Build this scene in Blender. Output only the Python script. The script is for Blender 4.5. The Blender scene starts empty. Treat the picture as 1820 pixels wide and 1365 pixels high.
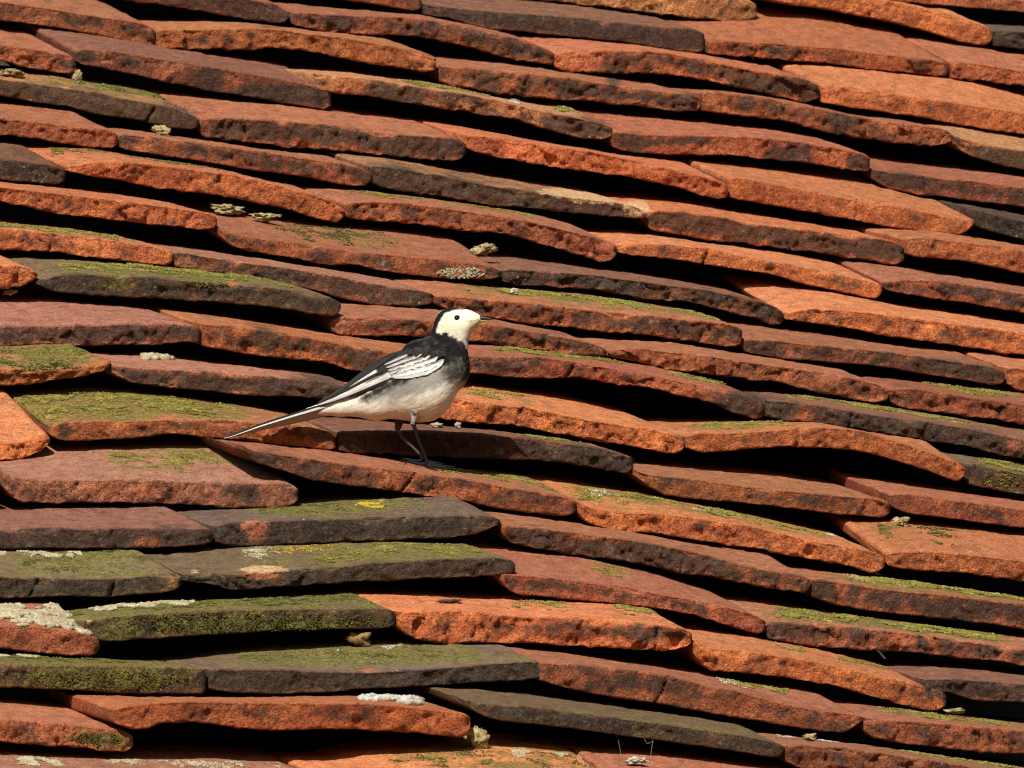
import bpy, math, random
import numpy as np
from mathutils import Vector, Matrix

# ------------------------------------------------------------------ camera, sky, sun, exposure
PITCH = math.radians(22.0)              # the camera looks up at the roof
DIST = 7.0                              # metres to the bird
FPX = 1820 * DIST / 0.655               # focal length in photograph pixels
MM = 0.655 / 1820                       # metres per photograph pixel at DIST
CAMZ = 1.6
AR = np.array([1.0, 0.0, 0.0])
AF = np.array([0.0, math.cos(PITCH), math.sin(PITCH)])
AU = np.array([0.0, -math.sin(PITCH), math.cos(PITCH)])
CAM = np.array([0.0, 0.0, CAMZ])

sc = bpy.context.scene
col = sc.collection
camd = bpy.data.cameras.new('camera')
cam = bpy.data.objects.new('camera', camd)
col.objects.link(cam)
cam.location = CAM
cam.rotation_euler = (math.radians(90) + PITCH, 0, 0)
camd.sensor_width = 36
camd.lens = 36 * DIST / 0.655
camd.clip_start = 0.1
camd.clip_end = 200
camd.dof.use_dof = True
camd.dof.focus_distance = DIST + 0.02
camd.dof.aperture_fstop = 80
sc.camera = cam

travel = 0.31 * AR - 1.20 * AU + 1.0 * AF      # direction the sunlight travels
travel /= np.linalg.norm(travel)
sun_el = math.asin(-travel[2])
sun_rot = math.atan2(-travel[0], -travel[1])
world = bpy.data.worlds.new('World')
sc.world = world
world.use_nodes = True
wn = world.node_tree
sky = wn.nodes.new('ShaderNodeTexSky')
sky.sky_type = 'NISHITA'
sky.sun_disc = False
sky.sun_elevation = sun_el
sky.sun_rotation = sun_rot
bg = wn.nodes['Background']
bg.inputs[1].default_value = 0.05
wn.links.new(sky.outputs[0], bg.inputs[0])
sd = bpy.data.lights.new('sun', 'SUN')
sd.energy = 5.0
sd.angle = math.radians(0.53)
sd.color = (1.0, 0.95, 0.87)
sun = bpy.data.objects.new('sun', sd)
col.objects.link(sun)
sun.rotation_euler = Vector(travel).to_track_quat('-Z', 'Y').to_euler()
sun.location = (-3, -5, 8)
vs = sc.view_settings
vs.view_transform = 'Standard'
vs.look = 'None'
vs.exposure = 0.36
sc.cycles.filter_width = 1.1
vs.gamma = 1.0
vs.use_curve_mapping = False

# ------------------------------------------------------------------ helpers
rng = np.random.default_rng(7)
random.seed(7)


def unproj(px, py, d):
    """point on the sight line through a photograph pixel at distance d along the axis"""
    px, py, d = np.broadcast_arrays(np.asarray(px, float), np.asarray(py, float), np.asarray(d, float))
    X = (px - 910.0) / FPX * d
    Y = -(py - 682.5) / FPX * d
    return CAM + X[..., None] * AR + Y[..., None] * AU + d[..., None] * AF


def _hash(ix, iy, iz, seed):
    h = (ix.astype(np.int64) * 374761393 + iy.astype(np.int64) * 668265263
         + iz.astype(np.int64) * 2147483647 + seed * 974634777) & 0xFFFFFFFF
    h = ((h ^ (h >> 13)) * 1274126177) & 0xFFFFFFFF
    h = ((h ^ (h >> 16)) * 2246822519) & 0xFFFFFFFF
    return ((h ^ (h >> 15)) & 0xFFFFFF) / float(0xFFFFFF) * 2 - 1


def vnoise(p, seed=0):
    f = np.floor(p)
    i = f.astype(np.int64)
    w = p - f
    w = w * w * w * (w * (w * 6 - 15) + 10)
    out = 0
    for dx in (0, 1):
        wx = w[..., 0] if dx else 1 - w[..., 0]
        for dy in (0, 1):
            wy = w[..., 1] if dy else 1 - w[..., 1]
            for dz in (0, 1):
                wz = w[..., 2] if dz else 1 - w[..., 2]
                out = out + wx * wy * wz * _hash(i[..., 0] + dx, i[..., 1] + dy, i[..., 2] + dz, seed)
    return out


def fbm(p, octaves=4, seed=0, gain=0.5):
    a, s, out = 1.0, 1.0, 0
    for o in range(octaves):
        out = out + a * vnoise(p * s + 17.3 * o, seed + o)
        a *= gain
        s *= 2.03
    return out


def sstep(a, b, x):
    t = np.clip((x - a) / (b - a), 0, 1)
    return t * t * (3 - 2 * t)


def mesh_from(name, V, quads, tris=None, smooth=True):
    """fast mesh from arrays"""
    V = np.asarray(V, np.float32)
    quads = np.asarray(quads, np.int32).reshape(-1, 4)
    tris = np.zeros((0, 3), np.int32) if tris is None else np.asarray(tris, np.int32).reshape(-1, 3)
    me = bpy.data.meshes.new(name)
    me.vertices.add(len(V))
    me.vertices.foreach_set('co', V.ravel())
    nl = quads.size + tris.size
    me.loops.add(nl)
    me.loops.foreach_set('vertex_index', np.concatenate([quads.ravel(), tris.ravel()]))
    npoly = len(quads) + len(tris)
    me.polygons.add(npoly)
    starts = np.concatenate([np.arange(len(quads)) * 4, quads.size + np.arange(len(tris)) * 3]).astype(np.int32)
    me.polygons.foreach_set('loop_start', starts)
    me.polygons.foreach_set('use_smooth', np.full(npoly, smooth))
    me.update(calc_edges=True)
    me.validate()
    return me


def add_obj(name, me, mat, parent=None, loc=None):
    o = bpy.data.objects.new(name, me)
    col.objects.link(o)
    if mat is not None:
        for m in (mat if isinstance(mat, (list, tuple)) else [mat]):
            me.materials.append(m)
    if loc is not None:
        o.location = loc
    if parent is not None:
        o.parent = parent
    return o


def float_attr(me, name, arr):
    a = me.attributes.new(name, 'FLOAT', 'POINT')
    a.data.foreach_set('value', np.asarray(arr, np.float32).ravel())


def color_attr(me, name, rgba):
    a = me.attributes.new(name, 'FLOAT_COLOR', 'POINT')
    a.data.foreach_set('color', np.asarray(rgba, np.float32).ravel())


# ------------------------------------------------------------------ materials
class NT:
    def __init__(self, name, rough=0.9):
        self.m = bpy.data.materials.new(name)
        self.m.use_nodes = True
        self.t = self.m.node_tree
        self.bsdf = self.t.nodes['Principled BSDF']
        self.bsdf.inputs['Roughness'].default_value = rough
        self.bsdf.inputs['Specular IOR Level'].default_value = 0.25

    def put(self, sock, v):
        if isinstance(v, bpy.types.NodeSocket):
            self.t.links.new(v, sock)
        elif v is not None:
            if hasattr(sock.default_value, '__len__') and not hasattr(v, '__len__'):
                v = (v,) * len(sock.default_value)
            elif hasattr(v, '__len__') and len(v) == 3 and len(sock.default_value) == 4:
                v = tuple(v) + (1,)
            sock.default_value = v

    def math(self, op, a, b=None, clamp=False):
        n = self.t.nodes.new('ShaderNodeMath')
        n.operation = op
        n.use_clamp = clamp
        self.put(n.inputs[0], a)
        if b is not None:
            self.put(n.inputs[1], b)
        return n.outputs[0]

    def vmath(self, op, a, b):
        n = self.t.nodes.new('ShaderNodeVectorMath')
        n.operation = op
        self.put(n.inputs[0], a)
        self.put(n.inputs[1], b)
        return n.outputs[0]

    def noise(self, vec, scale, detail=4, rough=0.6, dist=0.0):
        n = self.t.nodes.new('ShaderNodeTexNoise')
        n.inputs['Scale'].default_value = scale
        n.inputs['Detail'].default_value = detail
        n.inputs['Roughness'].default_value = rough
        n.inputs['Distortion'].default_value = dist
        if vec is not None:
            self.put(n.inputs['Vector'], vec)
        return n.outputs['Fac']

    def voronoi(self, vec, scale, feature='F1'):
        n = self.t.nodes.new('ShaderNodeTexVoronoi')
        n.feature = feature
        n.inputs['Scale'].default_value = scale
        self.put(n.inputs['Vector'], vec)
        return n.outputs['Distance']

    def range(self, v, a, b, c=0.0, d=1.0, smooth=True):
        n = self.t.nodes.new('ShaderNodeMapRange')
        n.interpolation_type = 'SMOOTHSTEP' if smooth else 'LINEAR'
        self.put(n.inputs['Value'], v)
        self.put(n.inputs['From Min'], a)
        self.put(n.inputs['From Max'], b)
        self.put(n.inputs['To Min'], c)
        self.put(n.inputs['To Max'], d)
        return n.outputs['Result']

    def mix(self, fac, a, b, mode='MIX'):
        n = self.t.nodes.new('ShaderNodeMix')
        n.data_type = 'RGBA'
        n.blend_type = mode
        self.put(n.inputs[0], fac)
        self.put(n.inputs[6], a)
        self.put(n.inputs[7], b)
        return n.outputs[2]

    def attr(self, name, kind='GEOMETRY', out='Fac'):
        n = self.t.nodes.new('ShaderNodeAttribute')
        n.attribute_type = kind
        n.attribute_name = name
        return n.outputs[out]

    def attr_node(self, name, kind='GEOMETRY'):
        n = self.t.nodes.new('ShaderNodeAttribute')
        n.attribute_type = kind
        n.attribute_name = name
        return n

    def coords(self):
        tc = self.t.nodes.new('ShaderNodeTexCoord')
        oi = self.t.nodes.new('ShaderNodeObjectInfo')
        r = self.math('MULTIPLY', oi.outputs['Random'], 37.0)
        self.oi = oi
        return self.vmath('ADD', tc.outputs['Object'], r)

    def bump(self, h, dist, strength=1.0):
        n = self.t.nodes.new('ShaderNodeBump')
        n.inputs['Strength'].default_value = strength
        n.inputs['Distance'].default_value = dist
        self.put(n.inputs['Height'], h)
        self.t.links.new(n.outputs[0], self.bsdf.inputs['Normal'])

    def base(self, c):
        self.put(self.bsdf.inputs['Base Color'], c)


def clay_material():
    k = NT('weathered_clay', 0.88)
    v = k.coords()
    tint = k.oi.outputs['Color']
    front = k.attr('front')
    blk = k.attr('black', 'OBJECT')
    mos = k.attr('moss', 'OBJECT')
    st = k.attr_node('stain')
    sep = k.t.nodes.new('ShaderNodeSeparateColor')
    k.t.links.new(st.outputs['Color'], sep.inputs[0])
    s_black, s_moss, s_cream = sep.outputs[0], sep.outputs[1], sep.outputs[2]
    s_clean = st.outputs['Alpha']
    n_big = k.noise(v, 38, 5, 0.62, 0.3)
    n_mid = k.noise(v, 130, 6, 0.68, 0.4)
    n_fine = k.noise(v, 760, 4, 0.75)
    n_big2 = k.noise(k.vmath('ADD', v, (3.1, 7.7, 1.9)), 55, 6, 0.66, 0.6)
    n_mid2 = k.noise(k.vmath('ADD', v, (9.1, 2.7, 5.9)), 190, 5, 0.7, 0.3)
    # fired clay body, blotched
    n_grit = k.noise(k.vmath('ADD', v, (1.3, 4.1, 8.8)), 330, 5, 0.78)
    c = k.mix(k.range(n_big, 0.32, 0.70), k.mix(1.0, tint, (0.62, 0.56, 0.55), 'MULTIPLY'),
              k.mix(1.0, tint, (1.22, 1.27, 1.22), 'MULTIPLY'))
    c = k.mix(k.range(n_mid, 0.44, 0.72, 0, 0.7), c, k.mix(1.0, tint, (1.28, 1.5, 1.6), 'MULTIPLY'))
    c = k.mix(k.range(n_mid2, 0.48, 0.30, 0, 0.75), c, k.mix(1.0, tint, (0.40, 0.32, 0.30), 'MULTIPLY'))
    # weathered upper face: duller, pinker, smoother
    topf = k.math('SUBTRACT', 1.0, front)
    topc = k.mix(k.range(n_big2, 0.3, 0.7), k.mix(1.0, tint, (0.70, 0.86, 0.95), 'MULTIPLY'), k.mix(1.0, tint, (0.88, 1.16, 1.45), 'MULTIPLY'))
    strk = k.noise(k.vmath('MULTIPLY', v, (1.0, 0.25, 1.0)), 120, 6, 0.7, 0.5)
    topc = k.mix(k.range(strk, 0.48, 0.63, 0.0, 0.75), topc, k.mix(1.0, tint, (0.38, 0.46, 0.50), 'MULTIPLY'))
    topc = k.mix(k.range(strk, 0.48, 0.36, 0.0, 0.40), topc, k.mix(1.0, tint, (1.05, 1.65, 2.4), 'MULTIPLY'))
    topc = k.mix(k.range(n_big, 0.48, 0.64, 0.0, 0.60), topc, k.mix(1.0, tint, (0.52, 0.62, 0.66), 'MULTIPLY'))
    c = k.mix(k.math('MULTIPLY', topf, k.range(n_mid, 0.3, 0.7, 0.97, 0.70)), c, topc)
    cl = k.range(k.math('ADD', s_clean, k.math('MULTIPLY', k.math('ADD', k.math('SUBTRACT', n_mid, 0.5), k.math('MULTIPLY', k.math('SUBTRACT', n_grit, 0.5), 0.6)), 2.0)), 0.45, 0.62)
    c = k.mix(k.math('MULTIPLY', cl, 0.7), c, (0.46, 0.145, 0.060))
    c = k.mix(k.math('MULTIPLY', topf, k.range(n_mid2, 0.52, 0.68, 0.0, 0.5)), c, (0.17, 0.095, 0.065))
    # sooty black crust, broken up at several sizes
    sel = k.math('ADD', k.math('MULTIPLY', n_big2, 0.50), k.math('MULTIPLY', n_mid, 0.30))
    sel = k.math('ADD', sel, k.math('MULTIPLY', n_grit, 0.20))
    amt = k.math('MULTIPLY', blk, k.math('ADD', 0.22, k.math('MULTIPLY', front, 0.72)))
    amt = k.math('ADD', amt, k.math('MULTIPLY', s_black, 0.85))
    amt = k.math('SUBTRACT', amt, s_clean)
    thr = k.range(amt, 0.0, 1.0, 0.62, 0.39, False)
    mb = k.range(k.math('SUBTRACT', sel, thr), -0.045, 0.06, 0.0, 0.95)
    mb = k.math('MULTIPLY', mb, k.range(n_grit, 0.34, 0.56, 0.40, 1.0))
    mb = k.math('MULTIPLY', mb, k.range(n_fine, 0.25, 0.5, 0.6, 1.0))
    # a brown halo where the crust thins out
    halo = k.range(k.math('SUBTRACT', sel, thr), -0.11, 0.02, 0.0, 0.55)
    c = k.mix(halo, c, k.mix(1.0, tint, (0.42, 0.42, 0.48), 'MULTIPLY'))
    crust = k.mix(k.range(n_mid2, 0.3, 0.7), (0.012, 0.010, 0.008), (0.070, 0.050, 0.035))
    crust = k.mix(k.range(n_grit, 0.50, 0.72, 0, 0.75), crust, (0.150, 0.110, 0.080))
    c = k.mix(mb, c, crust)
    # cream / ochre lichen skins
    mc = k.range(k.math('ADD', k.math('MULTIPLY', s_cream, 1.0), k.math('MULTIPLY', k.math('SUBTRACT', n_mid, 0.5), 1.5)), 0.40, 0.60)
    mc = k.math('MULTIPLY', mc, k.range(n_grit, 0.32, 0.52, 0.3, 1.0))
    c = k.mix(k.math('MULTIPLY', mc, 0.85), c, k.mix(k.range(n_mid2, 0.3, 0.7), (0.42, 0.21, 0.08), (0.62, 0.45, 0.25)))
    # moss and algae film
    amt2 = k.math('ADD', k.math('MULTIPLY', mos, k.math('ADD', 0.12, k.math('MULTIPLY', topf, 0.42))), s_moss)
    sel2 = k.math('ADD', k.math('MULTIPLY', n_big, 0.42), k.math('MULTIPLY', n_mid2, 0.33))
    sel2 = k.math('ADD', sel2, k.math('MULTIPLY', n_grit, 0.25))
    thr2 = k.range(amt2, 0.0, 1.0, 0.70, 0.34, False)
    mm = k.range(k.math('SUBTRACT', sel2, thr2), -0.05, 0.06, 0.0, 0.9)
    mm = k.math('MULTIPLY', mm, k.range(n_fine, 0.28, 0.52, 0.35, 1.0))
    c = k.mix(mm, c, k.mix(k.range(n_grit, 0.35, 0.65), (0.045, 0.040, 0.009), (0.215, 0.185, 0.038)))
    # pale lichen flecks
    vor = k.voronoi(v, 210)
    fl = k.math('MULTIPLY', k.range(vor, 0.20, 0.10), k.range(n_big2, 0.57, 0.66))
    c = k.mix(k.math('MULTIPLY', fl, 0.55), c, (0.46, 0.42, 0.36))
    pw = k.math('MULTIPLY', k.range(k.noise(k.vmath('ADD', v, (6.6, 3.3, 0.7)), 75, 6, 0.72, 0.5), 0.56, 0.70), k.range(n_grit, 0.42, 0.60))
    c = k.mix(k.math('MULTIPLY', pw, 0.42), c, (0.40, 0.31, 0.22))
    # grain and pits
    c = k.mix(1.0, c, k.mix(k.range(n_fine, 0.32, 0.62), (0.55, 0.51, 0.48), (1.30, 1.32, 1.34)), 'MULTIPLY')
    c = k.mix(1.0, c, k.mix(k.range(n_grit, 0.34, 0.50), k.mix(front, (0.80, 0.78, 0.76), (0.52, 0.47, 0.45)), (1.10, 1.10, 1.10)), 'MULTIPLY')
    k.base(c)
    h = k.math('ADD', k.math('MULTIPLY', n_mid2, 1.0), k.math('MULTIPLY', n_fine, 0.6))
    h = k.math('ADD', h, k.math('MULTIPLY', n_grit, 1.3))
    h = k.math('ADD', h, k.math('MULTIPLY', k.range(k.voronoi(v, 420), 0.0, 0.5), 0.25))
    h = k.math('MULTIPLY', h, k.math('ADD', 0.35, k.math('MULTIPLY', front, 0.65)))
    k.bump(h, 0.0026, 1.0)
    return k.m


def speckled(name, c1, c2, scale, rough=0.95, bump=0.0006):
    k = NT(name, rough)
    v = k.coords()
    n = k.noise(v, scale, 5, 0.65)
    c = k.mix(k.range(n, 0.3, 0.7), c1, c2)
    big = k.noise(k.vmath('ADD', v, (5.0, 1.0, 2.0)), 90, 4, 0.6)
    c = k.mix(k.range(big, 0.55, 0.38, 0, 0.7), c, tuple(q * w for q, w in zip(c1, (1.5, 1.15, 1.2))))
    k.base(c)
    k.bump(k.noise(v, scale * 2.5, 4, 0.7), bump, 0.8)
    return k.m


M_CLAY = clay_material()
M_MOSS = speckled('moss_cushion', (0.075, 0.068, 0.012), (0.30, 0.265, 0.055), 260)
M_MOSSD = speckled('dark_moss', (0.035, 0.038, 0.008), (0.17, 0.16, 0.035), 260)
M_YEL = speckled('yellow_lichen', (0.28, 0.20, 0.015), (0.56, 0.43, 0.03), 260)
M_LICH = speckled('pale_lichen', (0.20, 0.18, 0.10), (0.50, 0.46, 0.31), 300)
M_WLICH = speckled('white_lichen', (0.24, 0.24, 0.19), (0.60, 0.59, 0.52), 320)
M_MORT = speckled('old_mortar', (0.16, 0.13, 0.05), (0.44, 0.38, 0.20), 380)
M_DECK = speckled('old_roof_boards', (0.03, 0.02, 0.014), (0.06, 0.04, 0.03), 30)
M_STRAW = speckled('dry_leaf', (0.12, 0.07, 0.02), (0.36, 0.23, 0.09), 300)
M_PEB = speckled('pale_pebble', (0.26, 0.19, 0.15), (0.48, 0.39, 0.32), 260, 0.8)
M_TWIG = speckled('dark_twig', (0.03, 0.02, 0.015), (0.12, 0.06, 0.04), 300)

# ------------------------------------------------------------------ the roof
TINT = {'O': (0.555, 0.158, 0.053), 'R': (0.400, 0.117, 0.049), 'B': (0.250, 0.086, 0.044),
        'D': (0.165, 0.086, 0.048), 'P': (0.400, 0.138, 0.074), 'C': (0.500, 0.190, 0.070),
        'G': (0.190, 0.106, 0.045)}
COURSE = 0.1003          # spacing of the courses along the axis of view at one x
SHIFT, GO = 71.0, 0.0921  # a tile body runs back 71 px to the left and 92 mm away per course
SLOPE = 0.319

# (course, clay, soot, moss, [far visible edge of the top face], [(x, arris y, lower edge y)...])
TILES = [
 (-3,'R',.2,0,[],[(1440,-66,-28),(1595,-38,2),(1680,-22,10),(1760,-10,17),(1820,2,22),(1900,10,38)]),
 (-2,'C',.12,0,[],[(862,-52,-16),(900,-45,-10),(973,-36,0),(1072,-25,12),(1155,-16,22),(1237,-10,34),(1290,-5,37),(1335,2,37),(1345,12,28)]),
 (-2,'O',.1,0,[],[(1350,-48,-6),(1402,-35,8),(1457,-22,15),(1540,-8,30),(1595,3,41),(1650,14,55),(1705,30,74),(1745,43,82),(1758,48,80),(1764,58,68)]),
 (-2,'D',.7,0,[(1752,45),(1820,47)],[(1766,58,80),(1772,54,82),(1820,56,87),(1920,70,105)]),
 (-1,'R',.35,0,[],[(280,-88,-50),(450,-62,-25),(610,-38,0),(700,-22,13),(730,-14,19),(745,-6,18),(750,2,10)]),
 (-1,'B',.9,0,[(754,-5),(894,0),(1017,9),(1223,41),(1245,51)],[(752,5,26),(760,8,28),(797,13,32),(850,18,48),(880,21,53),(950,25,58),(1017,30,66),(1100,40,74),(1155,46,82),(1220,50,92),(1245,54,94),(1252,62,88)]),
 (-1,'O',.4,0,[(1235,41),(1353,37),(1457,38),(1512,49),(1559,60),(1622,71),(1677,99)],[(1256,82,92),(1260,73,96),(1290,72,98),(1380,77,104),(1402,79,107),(1485,85,114),(1540,92,121),(1595,99,128),(1650,106,134),(1676,109,136),(1686,118,130)]),
 (-1,'R',.05,0,[(1641,74),(1760,91),(1820,100)],[(1688,114,135),(1692,110,138),(1732,112,142),(1820,127,152),(1930,145,170)]),
 (0,'R',.7,0,[],[(20,-65,-30),(150,-48,-14),(240,-35,2),(275,-25,7),(357,-14,19),(440,-3,36),(490,8,42),(508,17,40),(514,25,33)]),
 (0,'R',.5,0,[(506,5),(605,16),(687,23),(756,27),(852,49),(940,66)],[(516,24,40),(522,21,44),(577,25,56),(660,28,62),(715,30,64),(770,36,68),(825,46,80),(880,60,97),(913,66,106),(950,78,112),(978,90,114),(985,97,108)]),
 (0,'O',.5,0,[(913,66),(1017,69),(1155,84),(1223,91),(1292,104),(1369,121)],[(986,98,116),(1000,95,128),(1030,91,129),(1100,90,131),(1155,90,129),(1199,95,133),(1251,106,141),(1305,118,155),(1364,128,166),(1402,134,175),(1440,143,181),(1456,154,174)]),
 (0,'O',.1,0,[(1369,115),(1485,118),(1595,129),(1691,140),(1746,151),(1820,173)],[(1458,160,180),(1463,152,184),(1485,151,188),(1540,159,195),(1595,168,202),(1650,176,210),(1705,184,221),(1760,190,231),(1820,202,240),(1930,225,265)]),
 (1,'R',.4,0,[(0,-42),(165,0),(266,38)],[(-200,-22,10),(0,2,36),(69,12,45),(132,22,55),(192,32,65),(242,38,79),(265,45,83),(276,56,76)]),
 (1,'O',.05,0,[(275,40),(440,40),(509,48),(605,62),(673,67),(750,88)],[(279,60,82),(286,53,86),(357,53,87),(440,49,89),(498,52,83),(550,60,91),(605,66,101),(632,70,107),(690,80,118),(740,91,126),(763,96,130),(775,103,120)]),
 (1,'R',.5,0,[(778,104),(935,118),(1045,135),(1155,150),(1207,154)],[(783,118,142),(800,118,153),(850,122,159),(880,125,165),(940,130,173),(1003,137,177),(1072,148,182),(1155,160,192),(1205,166,198),(1237,170,198),(1244,177,190)]),
 (1,'R',.45,0,[(1242,160),(1320,165),(1402,178),(1512,204),(1622,216)],[(1246,168,192),(1252,163,197),(1270,163,199),(1300,166,203),(1361,172,211),(1389,181,214),(1457,193,231),(1512,206,242),(1567,215,251),(1622,222,257),(1663,226,258),(1685,232,252),(1692,240,246)]),
 (1,'C',.6,0,[(1690,225),(1820,247)],[(1693,240,252),(1705,245,266),(1732,252,280),(1781,262,294),(1820,268,302),(1920,285,320)]),
 (2,'R',.35,0,[(0,54),(85,69)],[(-330,32,66),(0,80,107),(50,85,121),(88,93,127),(120,97,132),(130,101,131),(135,108,124)]),
 (2,'B',.45,0,[(52,50),(200,66),(300,85),(440,109),(540,125)],[(136,96,106),(143,88,113),(192,89,123),(275,102,141),(357,115,158),(412,125,168),(495,139,181),(509,141,184),(564,155,194),(583,160,193),(589,166,186)]),
 (2,'C',.6,.25,[(540,125),(632,129),(687,137),(792,152),(852,168),(940,183)],[(560,132,158),(592,134,166),(640,138,169),(673,142,173),(730,152,183),(790,162,193),(825,167,196),(880,177,207),(920,187,213),(962,197,228),(1003,205,240),(1045,214,247),(1078,222,248),(1089,230,240)]),
 (2,'R',.4,0,[(1042,203),(1155,211),(1380,233),(1457,247),(1545,270)],[(1091,240,260),(1096,234,264),(1127,238,272),(1210,240,275),(1292,241,276),(1347,244,280),(1380,247,284),(1430,253,289),(1485,262,298),(1538,273,306),(1546,282,300)]),
 (2,'R',.55,0,[(1548,282),(1677,301),(1820,315)],[(1549,302,312),(1556,302,322),(1580,306,335),(1636,313,348),(1677,318,349),(1732,321,358),(1787,329,364),(1820,333,369),(1930,350,390)]),
 (3,'C',.95,.3,[(0,126),(110,140),(230,160),(302,172)],[(-110,124,152),(0,139,170),(55,148,181),(124,158,190),(170,164,204),(220,176,210),(260,183,216),(302,190,226),(340,203,231),(354,214,224)]),
 (3,'R',.55,0,[(308,173),(440,185),(577,196),(715,217),(770,223)],[(358,222,238),(363,210,243),(412,211,250),(500,214,260),(577,221,266),(638,232,272),(715,239,278),(783,244,284),(805,246,287),(820,249,284),(828,258,272)]),
 (3,'O',.05,0,[(778,222),(838,228),(949,250),(1100,276)],[(830,242,260),(840,241,268),(866,242,275),(907,248,283),(949,255,290),(990,262,298),(1045,268,305),(1100,279,310),(1155,292,323),(1210,305,334),(1251,314,348),(1285,324,354),(1294,332,346)]),
 (3,'O',.1,0,[(1215,285),(1380,305),(1540,327),(1677,360),(1729,384)],[(1296,326,346),(1300,314,352),(1320,315,356),(1402,332,370),(1485,349,385),(1567,362,401),(1622,371,410),(1663,380,414),(1700,388,418),(1718,390,412),(1732,391,396)]),
 (3,'D',.8,.25,[(1650,352),(1820,382)],[(1734,374,398),(1740,374,404),(1760,380,411),(1820,394,427),(1930,420,455)]),
 (4,'R',.08,0,[(0,184),(151,203),(200,225)],[(-260,172,204),(0,209,239),(82,219,250),(137,225,258),(192,231,265),(203,234,262),(209,241,254)]),
 (4,'R',.45,0,[(212,228),(302,240),(440,261),(514,272),(605,278)],[(211,243,256),(220,238,266),(275,244,275),(357,254,287),(440,266,301),(495,274,308),(550,282,316),(610,291,328),(640,297,330),(655,304,328),(661,313,320)]),
 (4,'C',.75,.1,[(605,275),(673,278),(770,297),(940,327),(1100,352)],[(662,300,318),(668,294,330),(715,300,340),(797,315,352),(880,332,365),(935,340,370),(1017,351,379),(1086,359,384),(1127,366,389),(1144,374,387),(1150,380,384)]),
 (4,'O',.8,0,[(1135,355),(1237,363),(1380,389),(1485,407),(1540,412)],[(1151,384,398),(1156,375,408),(1196,374,416),(1265,382,426),(1320,393,433),(1389,404,441),(1457,412,448),(1512,418,459),(1567,424,468),(1593,430,473),(1607,442,462)]),
 (4,'O',.12,0,[(1540,407),(1663,411),(1820,438)],[(1609,428,450),(1620,422,454),(1650,422,458),(1705,428,463),(1760,436,474),(1820,446,486),(1940,467,510)]),
 (5,'B',.8,0,[(0,253),(66,264),(112,288)],[(-350,236,272),(0,284,320),(55,288,325),(95,294,329),(110,298,326),(117,305,316)]),
 (5,'O',.12,.1,[(69,264),(165,265),(233,277),(385,299),(500,329)],[(118,301,304),(122,297,306),(165,289,313),(220,287,321),(275,293,334),(357,303,343),(412,310,350),(440,315,356),(495,329,367),(540,342,381),(577,352,392),(600,362,394),(612,374,384)]),
 (5,'R',.25,.25,[(545,337),(646,340),(770,355),(940,379),(1060,414)],[(614,366,382),(622,360,388),(660,358,392),(720,361,396),(797,371,405),(852,379,414),(880,383,413),(935,393,425),(976,401,437),(1031,415,452),(1072,426,467),(1088,430,465),(1096,438,450)]),
 (5,'O',.2,0,[(1070,415),(1155,419),(1380,449),(1457,463),(1500,475)],[(1098,438,448),(1105,436,450),(1120,433,454),(1182,433,459),(1265,442,472),(1320,454,480),(1375,464,487),(1416,472,502),(1457,481,511),(1512,492,521),(1558,502,532),(1568,508,518)]),
 (5,'R',.5,0,[(1466,462),(1567,473),(1820,511)],[(1570,505,510),(1575,501,514),(1608,497,523),(1677,499,532),(1732,508,540),(1820,522,557),(1930,540,580)]),
 (6,'O',.12,0,[(0,322),(233,350),(357,370)],[(-90,318,345),(0,332,355),(69,340,373),(118,346,382),(170,351,388),(233,359,395),(302,368,402),(357,376,408),(375,380,409),(386,390,400)]),
 (6,'R',.35,.3,[(382,380),(440,386),(522,399),(632,410),(742,418),(825,432),(880,459)],[(388,402,412),(397,411,426),(412,415,438),(445,421,446),(509,430,456),(577,441,470),(632,447,471),(687,452,484),(756,458,491),(811,464,495),(860,471,496),(880,476,496),(890,484,490)]),
 (6,'B',.6,.05,[(870,460),(908,456),(1017,473),(1127,487),(1237,506),(1320,522)],[(891,484,496),(897,480,502),(920,479,507),(976,482,509),(1045,488,514),(1100,495,522),(1155,502,533),(1223,511,536),(1265,517,547),(1320,528,561),(1350,535,567),(1375,543,577),(1388,552,578),(1393,560,568)]),
 (6,'O',.3,0,[(1314,514),(1380,513),(1485,519),(1595,544),(1820,577)],[(1395,561,566),(1405,556,570),(1443,548,575),(1512,552,583),(1567,558,597),(1636,567,605),(1705,576,616),(1787,587,628),(1820,591,630),(1930,607,650)]),
 (7,'O',.15,.7,[(0,395),(206,418),(255,434)],[(-180,384,420),(0,407,445),(41,408,445),(93,415,447),(181,424,460),(247,434,467),(295,441,473),(305,446,468),(309,452,460)]),
 (7,'P',.6,0,[(275,434),(500,466),(577,477),(704,500),(764,511)],[(310,450,470),(316,448,475),(385,459,484),(440,467,495),(500,475,502),(577,487,520),(605,492,530),(660,503,541),(715,512,544),(745,516,545),(765,520,541),(771,526,534)]),
 (7,'R',.55,.6,[(704,498),(783,500),(880,514),(1017,522),(1155,542),(1292,566)],[(772,528,540),(780,526,545),(810,527,556),(850,531,562),(880,534,566),(935,537,575),(1003,545,581),(1086,556,592),(1141,559,594),(1182,563,600),(1223,568,605),(1265,572,611),(1308,578,617),(1319,588,608)]),
 (7,'R',.55,0,[(1318,578),(1457,594),(1595,618),(1787,634)],[(1324,608,622),(1330,603,628),(1389,606,637),(1457,614,642),(1526,620,648),(1595,628,656),(1650,636,667),(1705,644,674),(1760,652,684),(1780,657,683),(1786,666,674)]),
 (7,'R',.1,.2,[(1760,630),(1820,640)],[(1788,656,675),(1795,654,686),(1810,654,695),(1820,656,695),(1930,674,715)]),
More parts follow.
